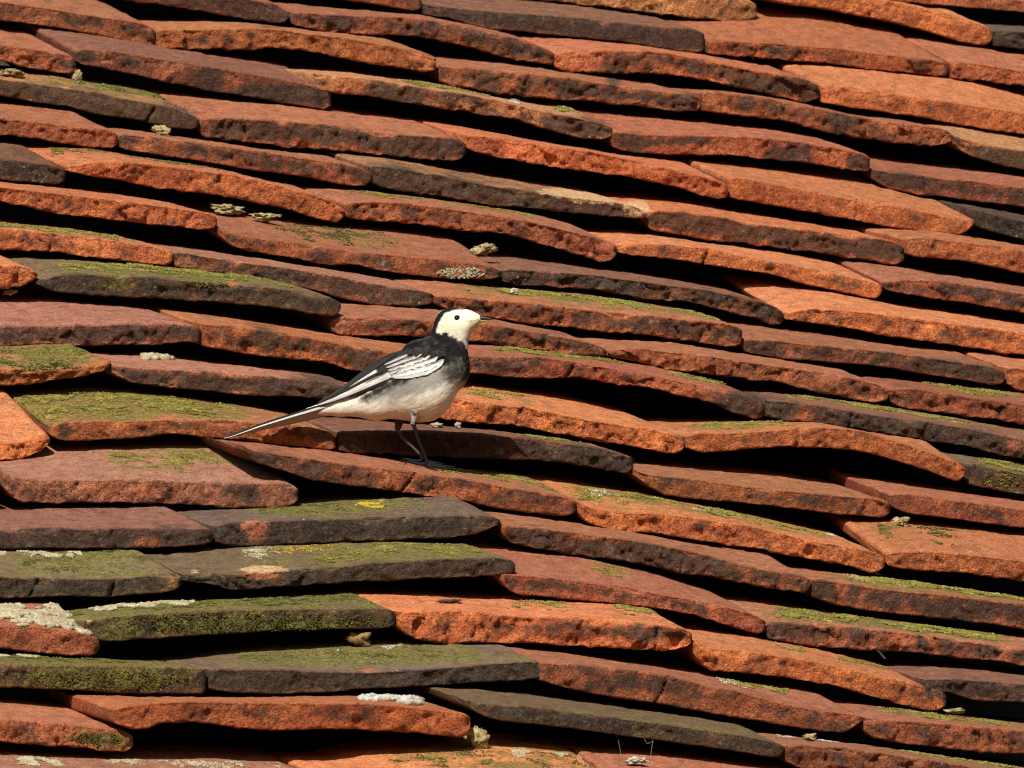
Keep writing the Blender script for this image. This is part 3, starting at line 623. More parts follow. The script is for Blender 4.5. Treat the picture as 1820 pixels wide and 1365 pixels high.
def build_tile(t, idx):
    s = t.s
    x0, x1 = s[0, 0], s[-1, 0]
    n = int((x1 - x0) / 3.2)
    x = np.linspace(x0, x1, n)
    e = np.array([0, .9, 2.0])
    x = np.unique(np.concatenate([x0 + e, x[(x > x0 + 3) & (x < x1 - 3)], x1 - e]))
    n = len(x)
    yT = np.interp(x, s[:, 0], s[:, 1])
    yB = np.interp(x, s[:, 0], s[:, 2])
    yT, yB = smooth1(yT, 3), smooth1(yB, 3)
    # how far the top face climbs, seen from the camera, in one course
    if len(t.back) >= 2:
        bx = np.array([b[0] for b in t.back], float)
        byy = np.array([b[1] for b in t.back], float)
        xb = x - SHIFT
        yb = np.interp(xb, bx, byy)
        lo, hi = xb < bx[0], xb > bx[-1]
        yb[lo] = byy[0] + (xb[lo] - bx[0]) * .05
        yb[hi] = byy[-1] + (xb[hi] - bx[-1]) * .12
        rise = yT - yb
    else:
        xm = np.linspace(x0, x1, 9)
        r = []
        for q in xm:
            ub = bottoms(t.k - 1, q - SHIFT)
            if ub is not None:
                r.append((q, float(np.interp(q, s[:, 0], s[:, 1])) - ub - 10))
        rise = np.interp(x, [q[0] for q in r], [q[1] for q in r]) if r else np.full(n, 28.0)
    rise = np.clip(rise, 3, 95)
    # smooth, mostly linear variation across the width
    ev = np.polyfit(x, rise, 2 if x1 - x0 > 200 else 1)
    rise = np.clip(.35 * np.polyval(ev, x) + .65 * smooth1(rise, 8), 3, 95)
    t.x, t.yT, t.yB, t.rise = x, yT, yB, rise
    t.jit = rng.normal(0, .0025)
    d0 = course_depth(t.k, x) + t.jit
    seed = 100 + idx * 7
    # tail edge in plan: gentle wobble, corners worn round
    q = np.stack([x * MM * 22, np.full(n, idx * 3.7), np.zeros(n)], -1)
    d0 = d0 + .0016 * fbm(q, 3, seed)
    ce = np.minimum(x - x0, x1 - x)
    d0 = d0 + .0050 * np.clip(1 - ce / 9.0, 0, 1) ** 2.2
    t.d0 = d0
    nb, nf, nt = len(T_BOT), len(V_FACE), len(T_TOP)
    ring = nb + nf + nt
    PX = np.zeros((n, ring))
    PY = np.zeros((n, ring))
    PD = np.zeros((n, ring))
    FR = np.zeros((n, ring))
    H = (yB - yT)[:, None]
    # under side
    tb = T_BOT[None, :]
    PX[:, :nb] = x[:, None] - SHIFT * tb
    PY[:, :nb] = yB[:, None] - rise[:, None] * tb
    PD[:, :nb] = d0[:, None] + GO * tb + H * MM * .12
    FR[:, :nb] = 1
    # tail face with rounded arrises
    v = V_FACE[None, :]
    PX[:, nb:nb + nf] = x[:, None]
    PY[:, nb:nb + nf] = yB[:, None] - H * v
    Rt = .0022 * (1 + .5 * vnoise(np.stack([x * MM * 60, np.full(n, 5.5), np.full(n, idx * 1.3)], -1), seed))[:, None]
    ra = .12 + .26 * rng.random() ** 1.4
    at = np.clip((v - 1 + ra) / ra, 0, 1)
    ab = np.clip((.09 - v) / .09, 0, 1)
    Rt = Rt * (ra / .24)
    rnd = Rt * (1 - np.sqrt(1 - np.minimum(at, .999) ** 2)) + .0012 * (1 - np.sqrt(1 - np.minimum(ab, .999) ** 2))
    PD[:, nb:nb + nf] = d0[:, None] + H * MM * .12 * (1 - v) + rnd
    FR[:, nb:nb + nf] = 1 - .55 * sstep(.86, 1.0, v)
    # top face
    tt = T_TOP[None, :]
    PX[:, nb + nf:] = x[:, None] - SHIFT * tt
    PY[:, nb + nf:] = yT[:, None] - rise[:, None] * tt
    PD[:, nb + nf:] = d0[:, None] + Rt + GO * tt
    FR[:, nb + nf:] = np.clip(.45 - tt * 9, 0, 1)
    # relief: broken, pitted clay on the tail face, calmer on top
    base = unproj(PX, PY, PD)
    rough = {'O': 1.0, 'C': 1.0, 'R': 1.0, 'B': .95, 'D': .7, 'P': .9, 'G': .7}[t.cls] * (.5 + .85 * rng.random())
    pam = rng.random() ** 1.6
    lo = fbm(base * 55, 3, seed + 1)
    hi = fbm(base * 210, 3, seed + 2, .6)
    vh = fbm(base * 520, 2, seed + 5, .6)
    chip = np.clip(fbm(base * np.array([42, 42, 60]), 3, seed + 3) - .40, 0, 1)
    wf = FR
    PD += wf * rough * (.0010 * lo + .00095 * hi + .00050 * vh)
    pit = np.clip(fbm(base * 120, 2, seed + 6) - .30, 0, 1)
    PD += wf * rough * .0036 * pam * pit
    for (qx, qy, lean, wd) in CRACKS:
        if x0 + 6 < qx < x1 - 6 and np.interp(qx, x, yT) - 6 < qy < np.interp(qx, x, yB) + 6:
            cr = np.exp(-((PX - qx - lean * (PY - qy) - 1.5 * hi) / wd) ** 2)
            PD += .0045 * cr * (vv0 := np.concatenate([np.zeros(nb), np.ones(nf), np.clip(1 - T_TOP * 12, 0, 1)]))[None, :]
    vv = np.zeros((n, ring))
    vv[:, nb:nb + nf] = V_FACE
    vv[:, nb + nf:] = np.clip(1 - T_TOP * 9, 0, 1)
    vv[:, :nb] = 0
    PD += chip * .0075 * sstep(.45, 1.0, vv)
    PY += chip * 9 * sstep(.6, 1.0, vv)
    # broken facets on the tail face
    nfp = int((x1 - x0) / 15) + 6
    fx, fv = x0 + (x1 - x0) * rng.random(nfp), -.1 + 1.3 * rng.random(nfp)
    fo, fsx, fsv = rng.normal(0, .00075, nfp), rng.normal(0, .00005, nfp), rng.normal(0, .0015, nfp)
    vq = np.zeros((n, ring))
    vq[:, nb:nb + nf] = V_FACE
    vq[:, nb + nf:] = 1 + T_TOP * 2.5
    wx, wv = PX + 5 * hi, vq + .10 * lo
    dist = ((wx[..., None] - fx) / 24) ** 2 + ((wv[..., None] - fv) * 1.9) ** 2
    ci = np.argmin(dist, -1)
    fac = fo[ci] + fsx[ci] * (wx - fx[ci]) + fsv[ci] * (wv - fv[ci])
    PD += FR * rough * np.clip(fac, -.0022, .0028) * sstep(-.5, .4, fbm(base * 30, 2, seed + 8))
    # ragged lower edge
    wb = np.zeros((n, ring))
    wb[:, nb:nb + nf] = sstep(.35, 0, V_FACE)
    wb[:, :nb] = np.clip(1 - T_BOT * 6, 0, 1)
    PY += wb * rough * (1.5 * hi + 1.4 * lo)
    PY += (1 - wf) * (1.4 * lo * np.clip(1 - .0, 0, 1) + .9 * hi + .4 * vh) * .8
    P = unproj(PX, PY, PD)
    org = unproj(.5 * (x0 + x1), float(np.mean(yB)), float(np.mean(d0)))
    i = np.arange(n - 1)[:, None] * ring
    j = np.arange(ring - 1)[None, :]
    a = (i + j)
    quads = np.stack([a, a + 1, a + ring + 1, a + ring], -1).reshape(-1, 4)
    VV = (P - org).reshape(-1, 3)
    # side faces: strips between the under side and the top
    caps = []
    for c0, flip in ((0, False), ((n - 1) * ring, True)):
        # pair up points from both ends of the ring
        l, r = 0, ring - 1
        while r - l > 2:
            quad = [c0 + l, c0 + r, c0 + r - 1, c0 + l + 1]
            caps.append(quad[::-1] if flip else quad)
            l += 1
            r -= 1
    quads = np.concatenate([quads, np.array(caps)])
    me = mesh_from('tile', VV, quads)
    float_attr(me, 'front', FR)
    S = np.zeros((n, ring, 4))
    ch = {'k': 0, 'm': 1, 'c': 2, 'y': 2, 'o': 3}
    for (sx, sy, rx, ry, kd, am) in STAINS:
        if sx < x0 - 90 or sx > x1 + 30 or kd == 'y':
            continue
        # a stain belongs to the tile that shows at its centre
        cx = min(max(sx, x0), x1)
        if not (np.interp(cx, x, yT - rise) - 4 <= sy <= np.interp(cx, x, yB) + 4):
            continue
        rr = ((PX - sx) / rx) ** 2 + ((PY - sy) / ry) ** 2
        S[..., ch[kd]] += am * np.exp(-rr * 1.1)
    TT = np.zeros((n, ring))
    TT[:, nb + nf:] = T_TOP
    TT[:, :nb + nf] = -.25
    for (ga, gb, gy_, gt, gc, gk, gs) in GROW:
        gm = .5 * (ga + gb)
        if gk in ('moss', 'dark') and x0 - 75 <= gm <= x1 and np.interp(gm, x, yT - rise) - 6 <= gy_ <= np.interp(gm, x, yB) + 3:
            wob = 45 * lo
            S[..., 1] += .34 * sstep(ga - 60, ga + 40, PX + wob) * sstep(gb + 60, gb - 40, PX + wob) * sstep(gt - .4, gt + .3, TT + .25 * lo)
    vb = np.zeros((n, ring))
    vb[:, nb:nb + nf] = np.exp(-((V_FACE - .58) / .26) ** 2) - .75 * sstep(.22, .02, V_FACE) - .15
    lowf = sstep(-.3, .5, fbm(np.stack([PX * MM * 14, PY * MM * 14, np.full((n, ring), idx * 2.2)], -1), 2, seed + 9))
    S[..., 0] += np.clip(.42 * vb * (.35 + t.black) * (.3 + lowf), -.3, .5)
    S = np.clip(S, -1, 1.4)
    color_attr(me, 'stain', S)
    o = add_obj('tile', me, M_CLAY, roof, Vector(org) - roof.location)
    c = np.array(TINT[t.cls]) * (1 + rng.normal(0, .13)) * (1 + rng.normal(0, .035, 3))
    o.color = (*c, 1)
    o['black'] = float(t.black)
    o['moss'] = float(t.moss)
    if t.moss >= .7:
        o['label'] = 'clay tile with a thick skin of yellow green moss'
    elif t.cls == 'D':
        o['label'] = 'dark sooty grey brown clay tile'
    elif t.cls == 'O' and t.black <= .12:
        o['label'] = 'clean bright orange clay tile'
    t.obj = o
    t.org = org
    return o


for idx, t in enumerate(tiles):
    build_tile(t, idx)


def find_tile(x, y):
    best = None
    for t in tiles:
        if t.s[0, 0] - 75 <= x <= t.s[-1, 0]:
            a = float(np.interp(x, t.x, t.yT - t.rise)) - 6
            b = float(np.interp(x, t.x, t.yB)) + 3
            if a <= y <= b and (best is None or t.k > best.k):
                best = t
    return best


def on_top(t, x, tt, lift=0.0):
    """point of tile t on its top face: x along the tail, tt courses back"""
    yT = np.interp(x, t.x, t.yT)
    rise = np.interp(x, t.x, t.rise)
    d = np.interp(x, t.x, t.d0)
    return unproj(np.asarray(x) - SHIFT * np.asarray(tt), yT - rise * tt - lift, d + .0015 + GO * np.asarray(tt))


# the boarding below the tiles
dk = []
for px, py, k in ((-700, 1560, 19), (2700, 1900, 19), (2500, -150, -5), (-900, -420, -5)):
    dk.append(unproj(px, py + 175, course_depth(k, px) + .10))
dk = np.array(dk)
nrm = np.cross(dk[1] - dk[0], dk[3] - dk[0])
nrm /= np.linalg.norm(nrm)
if nrm[2] < 0:
    nrm = -nrm
org = dk.mean(0)
DV = np.concatenate([dk - org, dk - org - nrm * .02])
me = mesh_from('roof_deck', DV, [(0, 1, 2, 3), (7, 6, 5, 4), (0, 4, 5, 1), (1, 5, 6, 2), (2, 6, 7, 3), (3, 7, 4, 0)], smooth=False)
add_obj('roof_deck', me, M_DECK, roof, Vector(org) - roof.location)

# ------------------------------------------------------------------ moss and lichen growing on the tiles
_phi = (1 + 5 ** .5) / 2
ICO_V = np.array([(-1, _phi, 0), (1, _phi, 0), (-1, -_phi, 0), (1, -_phi, 0), (0, -1, _phi), (0, 1, _phi),
                  (0, -1, -_phi), (0, 1, -_phi), (_phi, 0, -1), (_phi, 0, 1), (-_phi, 0, -1), (-_phi, 0, 1)])
ICO_V /= np.linalg.norm(ICO_V[0])
ICO_F = np.array([(0, 11, 5), (0, 5, 1), (0, 1, 7), (0, 7, 10), (0, 10, 11), (1, 5, 9), (5, 11, 4), (11, 10, 2), (10, 7, 6),
                  (7, 1, 8), (3, 9, 4), (3, 4, 2), (3, 2, 6), (3, 6, 8), (3, 8, 9), (4, 9, 5), (2, 4, 11), (6, 2, 10), (8, 6, 7), (9, 8, 1)])


def blobs(centres, radii, flat=.7):
    n = len(centres)
    V = np.zeros((n, 12, 3))
    for i in range(n):
        A = rng.normal(size=(3, 3))
        Q, _ = np.linalg.qr(A)
        v = ICO_V @ Q.T * (1 + rng.normal(0, .16, (12, 1)))
        v[:, 2] *= flat
        V[i] = centres[i] + v * radii[i]
    F = (ICO_F[None] + np.arange(n)[:, None, None] * 12).reshape(-1, 3)
    return V.reshape(-1, 3), F


def growth(x0, x1, y, depth_frac, count, kind='moss', size=1.0, t0=None, t1=None, label=None):
    """a cushion along a tile's top face; x in picture pixels, fractions of a course back"""
    t = find_tile(.5 * (x0 + x1), y)
    if t is None:
        return
    name, mat = {'moss': ('moss', M_MOSS), 'dark': ('moss', M_MOSSD), 'lichen': ('lichen', M_LICH), 'white': ('lichen', M_WLICH), 'yellow': ('lichen', M_YEL)}[kind]
    a, b = (depth_frac, 1.0) if t0 is None else (t0, t1)
    count = int(count * 2.5)
    size *= .66
    tt = a + (b - a) * rng.random(count * 5)
    xx = x0 + (x1 - x0) * rng.random(count * 5) + SHIFT * tt
    count = int(count)
    keep = tt > a + .16 + .34 * fbm(np.stack([xx * .045, np.full(len(xx), a * 9), np.full(len(xx), x0 * .1)], -1), 2, 61)
    keep &= (xx > t.x[0] + 4) & (xx < t.x[-1] - 4)
    xx, tt = xx[keep], tt[keep]
    p = on_top(t, xx, tt)
    dens = fbm(p * 75, 3, 55) + .35 - 1.3 * np.abs((xx - SHIFT * tt - .5 * (x0 + x1)) / (x1 - x0)) ** 3 * 2
    order = np.argsort(-dens + rng.random(len(dens)) * 1.15)[:count]
    p, dn = p[order], dens[order]
    r = (.0005 + .0009 * rng.random(len(p))) * size * (1 + .35 * np.clip(dn, -.5, 1))
    c = p + np.array([0, 0, 1.0]) * (r * .25)[:, None]
    V, F = blobs(c, r)
    me = mesh_from(name, V - t.org, np.zeros((0, 4)), F)
    o = add_obj(name, me, mat, t.obj)
    o['kind'] = 'stuff'
    if label:
        o['label'] = label


for g in GROW:
    growth(*g)

# a crust that hangs on the tail face of one tile
def face_growth(x0, x1, yA, yBt, count, kind, size):
    t = find_tile(.5 * (x0 + x1), .5 * (yA + yBt))
    if t is None:
        return
    name, mat = {'moss': ('moss', M_MOSS), 'dark': ('moss', M_MOSSD), 'lichen': ('lichen', M_LICH), 'white': ('lichen', M_WLICH), 'yellow': ('lichen', M_YEL)}[kind]
    xx = x0 + (x1 - x0) * rng.random(count * 2)
    yy = yA + (yBt - yA) * rng.random(count * 2)
    q = ((xx - .5 * (x0 + x1)) / (.5 * (x1 - x0))) ** 2 + ((yy - .5 * (yA + yBt)) / (.5 * (yBt - yA))) ** 2
    f = np.argsort(q + rng.random(len(q)) * .7)[:count]
    xx, yy = xx[f], yy[f]
    d = np.interp(xx, t.x, t.d0) - .0003 + .12 * MM * np.clip(yy - np.interp(xx, t.x, t.yT), 0, 60)
    c = unproj(xx, yy, d)
    r = (.0005 + .0008 * rng.random(len(c))) * size
    V, F = blobs(c, r)
    me = mesh_from(name, V - t.org, np.zeros((0, 4)), F)
    o = add_obj(name, me, mat, t.obj)
    o['kind'] = 'stuff'


face_growth(772, 866, 474, 497, 330, 'lichen', .9)
for a in ((180, 700, 1085, 1125, 900, 'dark', .55), (20, 360, 1190, 1228, 800, 'dark', .55), (160, 232, 1300, 1332, 220, 'dark', .6),
          (330, 410, 498, 512, 80, 'dark', .6), (20, 150, 640, 668, 200, 'dark', .8), (100, 220, 1300, 1322, 160, 'dark', .5),
          (1740, 1820, 835, 870, 200, 'moss', .5)):
    face_growth(*a)

# ------------------------------------------------------------------ loose bits lying in the gaps
def lump(name, label, cat, x, y, w, h, mat, tt=None, group=None, seed=0, k=None, detail=3):
    """a crumbly lump resting on the top face of the tile below it"""
    t = find_tile(x, y + 2)
    if t is None:
        t = min(tiles, key=lambda q: abs(q.s[:, 0].mean() - x) + abs(q.s[:, 2].mean() - y))
    d = float(np.interp(x, t.x, t.d0))
    ya = float(np.interp(x, t.x, t.yT))
    rs = float(np.interp(x, t.x, t.rise))
    u = np.clip((ya - y) / max(rs, 1), .1, 1.15) if tt is None else tt
    c = unproj(x, y, d + GO * u)
    import bmesh
    bm = bmesh.new()
    bmesh.ops.create_icosphere(bm, subdivisions=detail, radius=1)
    P = np.array([v.co[:] for v in bm.verts])
    dd = 1 + .50 * fbm(P * 1.5 + seed, 3, seed) + .34 * fbm(P * 4.2 + seed, 4, seed + 1, .65)
    P = P * dd[:, None]
    W = P[:, :1] * w * .5 * MM * AR + P[:, 2:3] * h * .5 * MM * AU + P[:, 1:2] * w * .32 * MM * AF
    for v, q in zip(bm.verts, W):
        v.co = q
    me = bpy.data.meshes.new(name)
    bm.to_mesh(me)
    bm.free()
    for p in me.polygons:
        p.use_smooth = True
    o = add_obj(name, me, mat, None, Vector(c + AU * h * .12 * MM))
    o['label'] = label
    o['category'] = cat
    if group:
        o['group'] = group
    return o


LUMPS = [
 ('mortar_lump', 'pale yellow mortar crumb under the dark tile at upper left', 'mortar', 287, 234, 32, 20, M_MORT),
 ('mortar_lump', 'wider pale mortar crumb in the gap left of centre, beside its smaller neighbour', 'mortar', 407, 374, 58, 16, M_MORT),
 ('mortar_lump', 'narrow pale mortar crumb right of the wider one in the same gap', 'mortar', 473, 386, 42, 12, M_MORT),
 ('mortar_lump', 'mossy yellow mortar crumb in the dark gap above the bird', 'mortar', 864, 445, 40, 18, M_MORT),
 ('mortar_lump', 'greenish mortar crumbs at the left edge near the top of the roof', 'mortar', 22, 132, 40, 16, M_MORT),
 ('mortar_lump', 'small mossy crumb between two tiles near the upper left corner', 'mortar', 139, 140, 14, 24, M_MORT),
 ('mortar_lump', 'cream mortar chip below the end of a tile at lower right of centre', 'mortar', 1601, 930, 26, 18, M_MORT),
 ('mortar_lump', 'ochre mortar chip under the right end of the broken orange tile', 'mortar', 848, 1316, 30, 34, M_MORT),
 ('mortar_lump', 'flat cream flake beside the end of the sloping orange tile at lower right', 'mortar', 1697, 1264, 32, 8, M_MORT),
 ('mortar_lump', 'small ochre chip in the gap near the bottom edge right of centre', 'mortar', 1438, 1312, 20, 10, M_MORT),
 ('mortar_lump', 'white crumbly lump at the bottom edge below the cobweb', 'mortar', 1131, 1354, 34, 12, M_WLICH),
 ('mortar_lump', 'small white crumb at the left edge under an orange tile end', 'mortar', 18, 520, 22, 8, M_MORT),
 ('pebble', 'pale pinkish pebble on the tile just behind the bird, the larger of two', 'pebble', 777, 757, 20, 9, M_PEB),
 ('pebble', 'tiny cream pebble right of the larger pebble behind the bird', 'pebble', 814, 758, 9, 9, M_PEB),
 ('pebble', 'white crumb on the thick moss above and right of the bird', 'pebble', 913, 518, 14, 8, M_WLICH),
 ('pebble', 'white grit speck on the tail face of the orange tile below the bird', 'pebble', 1056, 1146, 12, 7, M_WLICH),
 ('twig', 'short brown twig lying on the orange tile at lower centre', 'twig', 799, 1070, 32, 7, M_TWIG),
]
for i, (nm, lb, ct, x, y, w, h, m) in enumerate(LUMPS):
    lump(nm, lb, ct, x, y, w, h, m, seed=11 + i * 5, detail=4,
         group='mortar crumbs lying in the gaps between the tiles' if nm == 'mortar_lump' else 'pebbles and grit lying on the tiles' if nm == 'pebble' else None)

# a dry crumpled leaf in the gap at lower centre
lump('dry_leaf', 'dry straw coloured leaf scrap in the dark gap at lower centre', 'leaf', 637, 1139, 34, 22, M_STRAW, seed=91)


def tube_pts(pts, rad, seg=6):
    """tapered tube through points; returns verts, quads"""
    pts = np.asarray(pts, float)
    rad = np.broadcast_to(np.asarray(rad, float), (len(pts),))
    T = np.gradient(pts, axis=0)
    T /= np.linalg.norm(T, axis=1)[:, None] + 1e-12
    V, Q = [], []
    ref = np.array([.3, -.8, .5])
    for p, t, r in zip(pts, T, rad):
        a = np.cross(t, ref)
        a /= np.linalg.norm(a)
        b = np.cross(t, a)
        for s in range(seg):
            an = 2 * math.pi * s / seg
            V.append(p + r * (math.cos(an) * a + math.sin(an) * b))
    n = len(pts)
    for i in range(n - 1):
        for s in range(seg):
            Q.append((i * seg + s, i * seg + (s + 1) % seg, (i + 1) * seg + (s + 1) % seg, (i + 1) * seg + s))
    Q.append([0, 1, 2, 3] if seg == 4 else [0, 1, seg // 2, seg - 1])
    e = (n - 1) * seg
    Q.append([e + seg - 1, e + seg // 2, e + 1, e])
    return np.array(V), Q


def merge(parts):
    V, Q, n = [], [], 0
    for v, q in parts:
        V.append(np.asarray(v))
        Q.append(np.asarray(q) + n)
        n += len(v)
    return np.concatenate(V), np.concatenate(Q)


kw = NT('cobweb_silk', 0.6)
kw.base((.45, .45, .45))
M_WEB = kw.m
t = find_tile(1100, 1300)
dweb = float(np.interp(1100, t.x, t.d0)) + .004
strands = []
for pts in ([(1092, 1302), (1099, 1316), (1102, 1332), (1105, 1346)], [(1161, 1314), (1158, 1330), (1156, 1346)],
            [(1145, 1312), (1150, 1322), (1160, 1318)]):
    pp = np.array(pts, float)
    u = np.linspace(0, 1, 10)
    s = np.linspace(0, 1, len(pp))
    strands.append(tube_pts(unproj(np.interp(u, s, pp[:, 0]), np.interp(u, s, pp[:, 1]), dweb), .00007, 4))
V, Q = merge(strands)
o = add_obj('cobweb', mesh_from('cobweb', V - V[0], Q), M_WEB, None, V[0])
o['label'] = 'thin pale cobweb threads hanging under the greenish tile near the bottom edge'
o['category'] = 'cobweb'

# ------------------------------------------------------------------ the bird
stand = find_tile(770, 850)
BD0 = float(np.interp(770, stand.x, stand.d0)) + GO * .62


def bp(x, y, z):
    """bird space (photograph pixels, z towards the camera) to the world; it faces along the course"""
    x, y, z = np.broadcast_arrays(np.asarray(x, float), np.asarray(y, float), np.asarray(z, float))
    turn = np.where(x > 640, -.30 * (x - 765), 37.5 + .02 * (640 - x))   # body turned a little towards the camera
    turn = np.where(x < 690, np.where(x > 590, 22.5 + 15 * np.sin(np.clip((690 - x) / 100, 0, 1) * math.pi / 2) * 1.0, 37.5), turn)
    turn = turn - 44 * sstep(640, 420, x)
    return unproj(x, y, BD0 + turn * MM - z * MM)


bird = bpy.data.objects.new('pied_wagtail', None)
col.objects.link(bird)
bird.location = bp(757, 826, 0)
BORG = np.array(bird.location)
bird['label'] = 'small black and white wagtail with long tail standing on a tile facing right'
bird['category'] = 'bird'

# body: smooth union of round cones, meshed with surface nets
ZS = .92
CONES = [  # (x0,y0,r0, x1,y1,r1)
 (745, 686, 64, 784, 655, 50), (745, 686, 64, 668, 712, 34), (668, 712, 34, 606, 722, 17), (606, 722, 17, 548, 732, 7),
 (786, 648, 49, 806, 596, 27), (797, 573, 24, 787, 607, 24), (806, 592, 27, 809, 579, 30), (809, 579, 30, 830, 569, 17),
 (830, 569, 17, 845, 567, 10), (748, 640, 38, 786, 622, 30),
]


def cone_sdf(X, Y, Z, c):
    x0, y0, r0, x1, y1, r1 = c
    dx, dy = x1 - x0, y1 - y0
    h = np.clip(((X - x0) * dx + (Y - y0) * dy) / (dx * dx + dy * dy), 0, 1)
    r = r0 + (r1 - r0) * h
    return np.sqrt((X - x0 - h * dx) ** 2 + (Y - y0 - h * dy) ** 2 + (Z / ZS) ** 2) - r


def body_sdf(X, Y, Z):
    d = None
    for c in CONES:
        e = cone_sdf(X, Y, Z, c)
        if d is None:
            d = e
        else:
            k = 9.0
            h = np.clip(.5 + .5 * (d - e) / k, 0, 1)
            d = d * (1 - h) + e * h - k * h * (1 - h)
    return d


ST = 2.2
gx = np.arange(532, 862, ST)
gy = np.arange(536, 766, ST)
gz = np.arange(-76, 76.1, ST)
GX, GY, GZ = np.meshgrid(gx, gy, gz, indexing='ij')
F = body_sdf(GX, GY, GZ)


def surface_nets(F):
    nx, ny, nz = F.shape
    ins = F < 0
    cnt = np.zeros((nx - 1, ny - 1, nz - 1))
    acc = np.zeros((nx - 1, ny - 1, nz - 1, 3))
    cs = [(a, b, c) for a in (0, 1) for b in (0, 1) for c in (0, 1)]

    def sub(A, c):
        return A[c[0]:nx - 1 + c[0], c[1]:ny - 1 + c[1], c[2]:nz - 1 + c[2]]
    for i in range(8):
        for j in range(i + 1, 8):
            if sum(abs(cs[i][q] - cs[j][q]) for q in range(3)) != 1:
                continue
            fa, fb = sub(F, cs[i]), sub(F, cs[j])
            cr = (fa < 0) != (fb < 0)
            tt = np.where(cr, fa / np.where(cr, fa - fb, 1), 0)
            for q in range(3):
                acc[..., q] += np.where(cr, cs[i][q] + tt * (cs[j][q] - cs[i][q]), 0)
            cnt += cr
    act = cnt > 0
    idx = -np.ones(act.shape, int)
    idx[act] = np.arange(act.sum())
    ii = np.argwhere(act)
    V = ii + acc[act] / cnt[act][:, None]
    Q = []
    for ax in range(3):
        sl_a = [slice(1, -1)] * 3
        a0 = [slice(1, nx - 1), slice(1, ny - 1), slice(1, nz - 1)]
        a1 = list(a0)
        a0[ax] = slice(0, F.shape[ax] - 1)
        a1[ax] = slice(1, F.shape[ax])
        A, B = ins[tuple(a0)], ins[tuple(a1)]
        for flip in (False, True):
            w = np.argwhere((A & ~B) if not flip else (~A & B))
            off = np.array([1, 1, 1])
            off[ax] = 0
            w = w + off
            u, v = [(1, 2), (2, 0), (0, 1)][ax]
            eu, ev = np.eye(3, dtype=int)[u], np.eye(3, dtype=int)[v]
            g = lambda p: idx[p[:, 0], p[:, 1], p[:, 2]]
            q = np.stack([g(w - eu - ev), g(w - ev), g(w), g(w - eu)], -1)
            Q.append(q[:, ::-1] if flip else q)
    return V, np.concatenate(Q)


BV, BQ = surface_nets(F)
bx = gx[0] + BV[:, 0] * ST
by = gy[0] + BV[:, 1] * ST
bz = gz[0] + BV[:, 2] * ST
# height of the near flank for laying wings and eyes on the body
HM = np.full(F.shape[:2], np.nan)
for kz in range(F.shape[2]):
    m = F[:, :, kz] < 0
    HM[m] = gz[kz]


def flank(x, y):
    i = np.clip(((np.asarray(x) - gx[0]) / ST).astype(int), 0, len(gx) - 1)
    j = np.clip(((np.asarray(y) - gy[0]) / ST).astype(int), 0, len(gy) - 1)
    return HM[i, j]


def in_poly(px, py, poly):
    """signed distance to a polygon, negative inside"""
    poly = np.asarray(poly, float)
    d = np.full(px.shape, 1e9)
    s = np.ones(px.shape)
    n = len(poly)
    for i in range(n):
        a, b = poly[i], poly[i - 1]
        e = b - a
        wx, wy = px - a[0], py - a[1]
        h = np.clip((wx * e[0] + wy * e[1]) / (e @ e), 0, 1)
        d = np.minimum(d, np.hypot(wx - e[0] * h, wy - e[1] * h))
        c1, c2, c3 = py >= a[1], py < b[1], e[0] * wy > e[1] * wx
        s = np.where((c1 & c2 & c3) | (~c1 & ~c2 & ~c3), -s, s)
    return d * s


WHITE = (.72, .66, .53)
PLUMAGE_AND_SHADE = [  # polygon, colour, feather width
 ([(560, 700), (560, 760), (660, 760), (640, 700)], (.66, .60, .50), 12),
 ([(640, 700), (690, 676), (780, 640), (812, 640), (812, 672), (772, 692), (735, 706), (700, 716), (664, 716)], (.25, .24, .215), 15),
 ([(770, 630), (806, 604), (850, 610), (850, 668), (828, 688), (796, 680)], (.055, .052, .044), 13),
 ([(600, 706), (640, 672), (690, 626), (745, 590), (766, 584), (777, 593), (792, 594), (804, 599), (818, 603), (827, 610), (836, 626), (834, 636),
   (812, 636), (800, 648), (782, 658), (740, 668), (700, 680), (650, 696)], (.013, .012, .011), 3.5),
 ([(640, 716), (648, 698), (700, 676), (740, 664), (745, 670), (705, 688), (668, 708)], (.022, .020, .018), 9),  # shadow of the folded wing on flank and vent, painted into the colour
 ([(824, 612), (833, 624), (841, 632), (850, 650), (845, 664), (831, 670), (822, 645)], (.010, .010, .010), 4),
 ([(755, 606), (762, 590), (773, 566), (794, 540), (824, 536), (838, 545), (830, 548.5), (816, 550.5), (802, 553), (790, 557.5), (783.5, 566), (779, 577.5), (776, 589), (781, 595), (772, 604)], (.009, .009, .010), 1.6),
 ([(786, 592), (793, 591), (797, 597), (806, 602), (800, 604), (788, 598)], (.011, .011, .011), 1.5),
 ([(822, 602), (829, 605), (834, 613), (841, 626), (848, 640), (839, 634), (832, 624), (826, 612)], (.72, .70, .66), 2.0),
 ([(716, 742), (748, 742), (748, 766), (716, 766)], (.50, .43, .33), 9),
 ([(832, 571.5), (840, 569.8), (849, 566.5), (850, 569.5), (840, 572.5)], (.10, .09, .07), 1.2),
]
nz_ = fbm(np.stack([bx * .10 + by * .05, by * .10 - bx * .05, bz * .10], -1), 3, 9)
streak = fbm(np.stack([(bx * .86 - by * .5) * .03, (bx * .5 + by * .86) * .26, bz * .16], -1), 3, 10)
C = np.tile(np.array(WHITE), (len(bx), 1))
head = sstep(600, 588, by) * sstep(770, 785, bx)
C = C * (1 - head[:, None]) + np.array([.70, .67, .50]) * head[:, None]
yel = np.exp(-(((bx - 838) / 14) ** 2 + ((by - 580) / 16) ** 2)) + .7 * np.exp(-(((bx - 792) / 12) ** 2 + ((by - 580) / 12) ** 2))
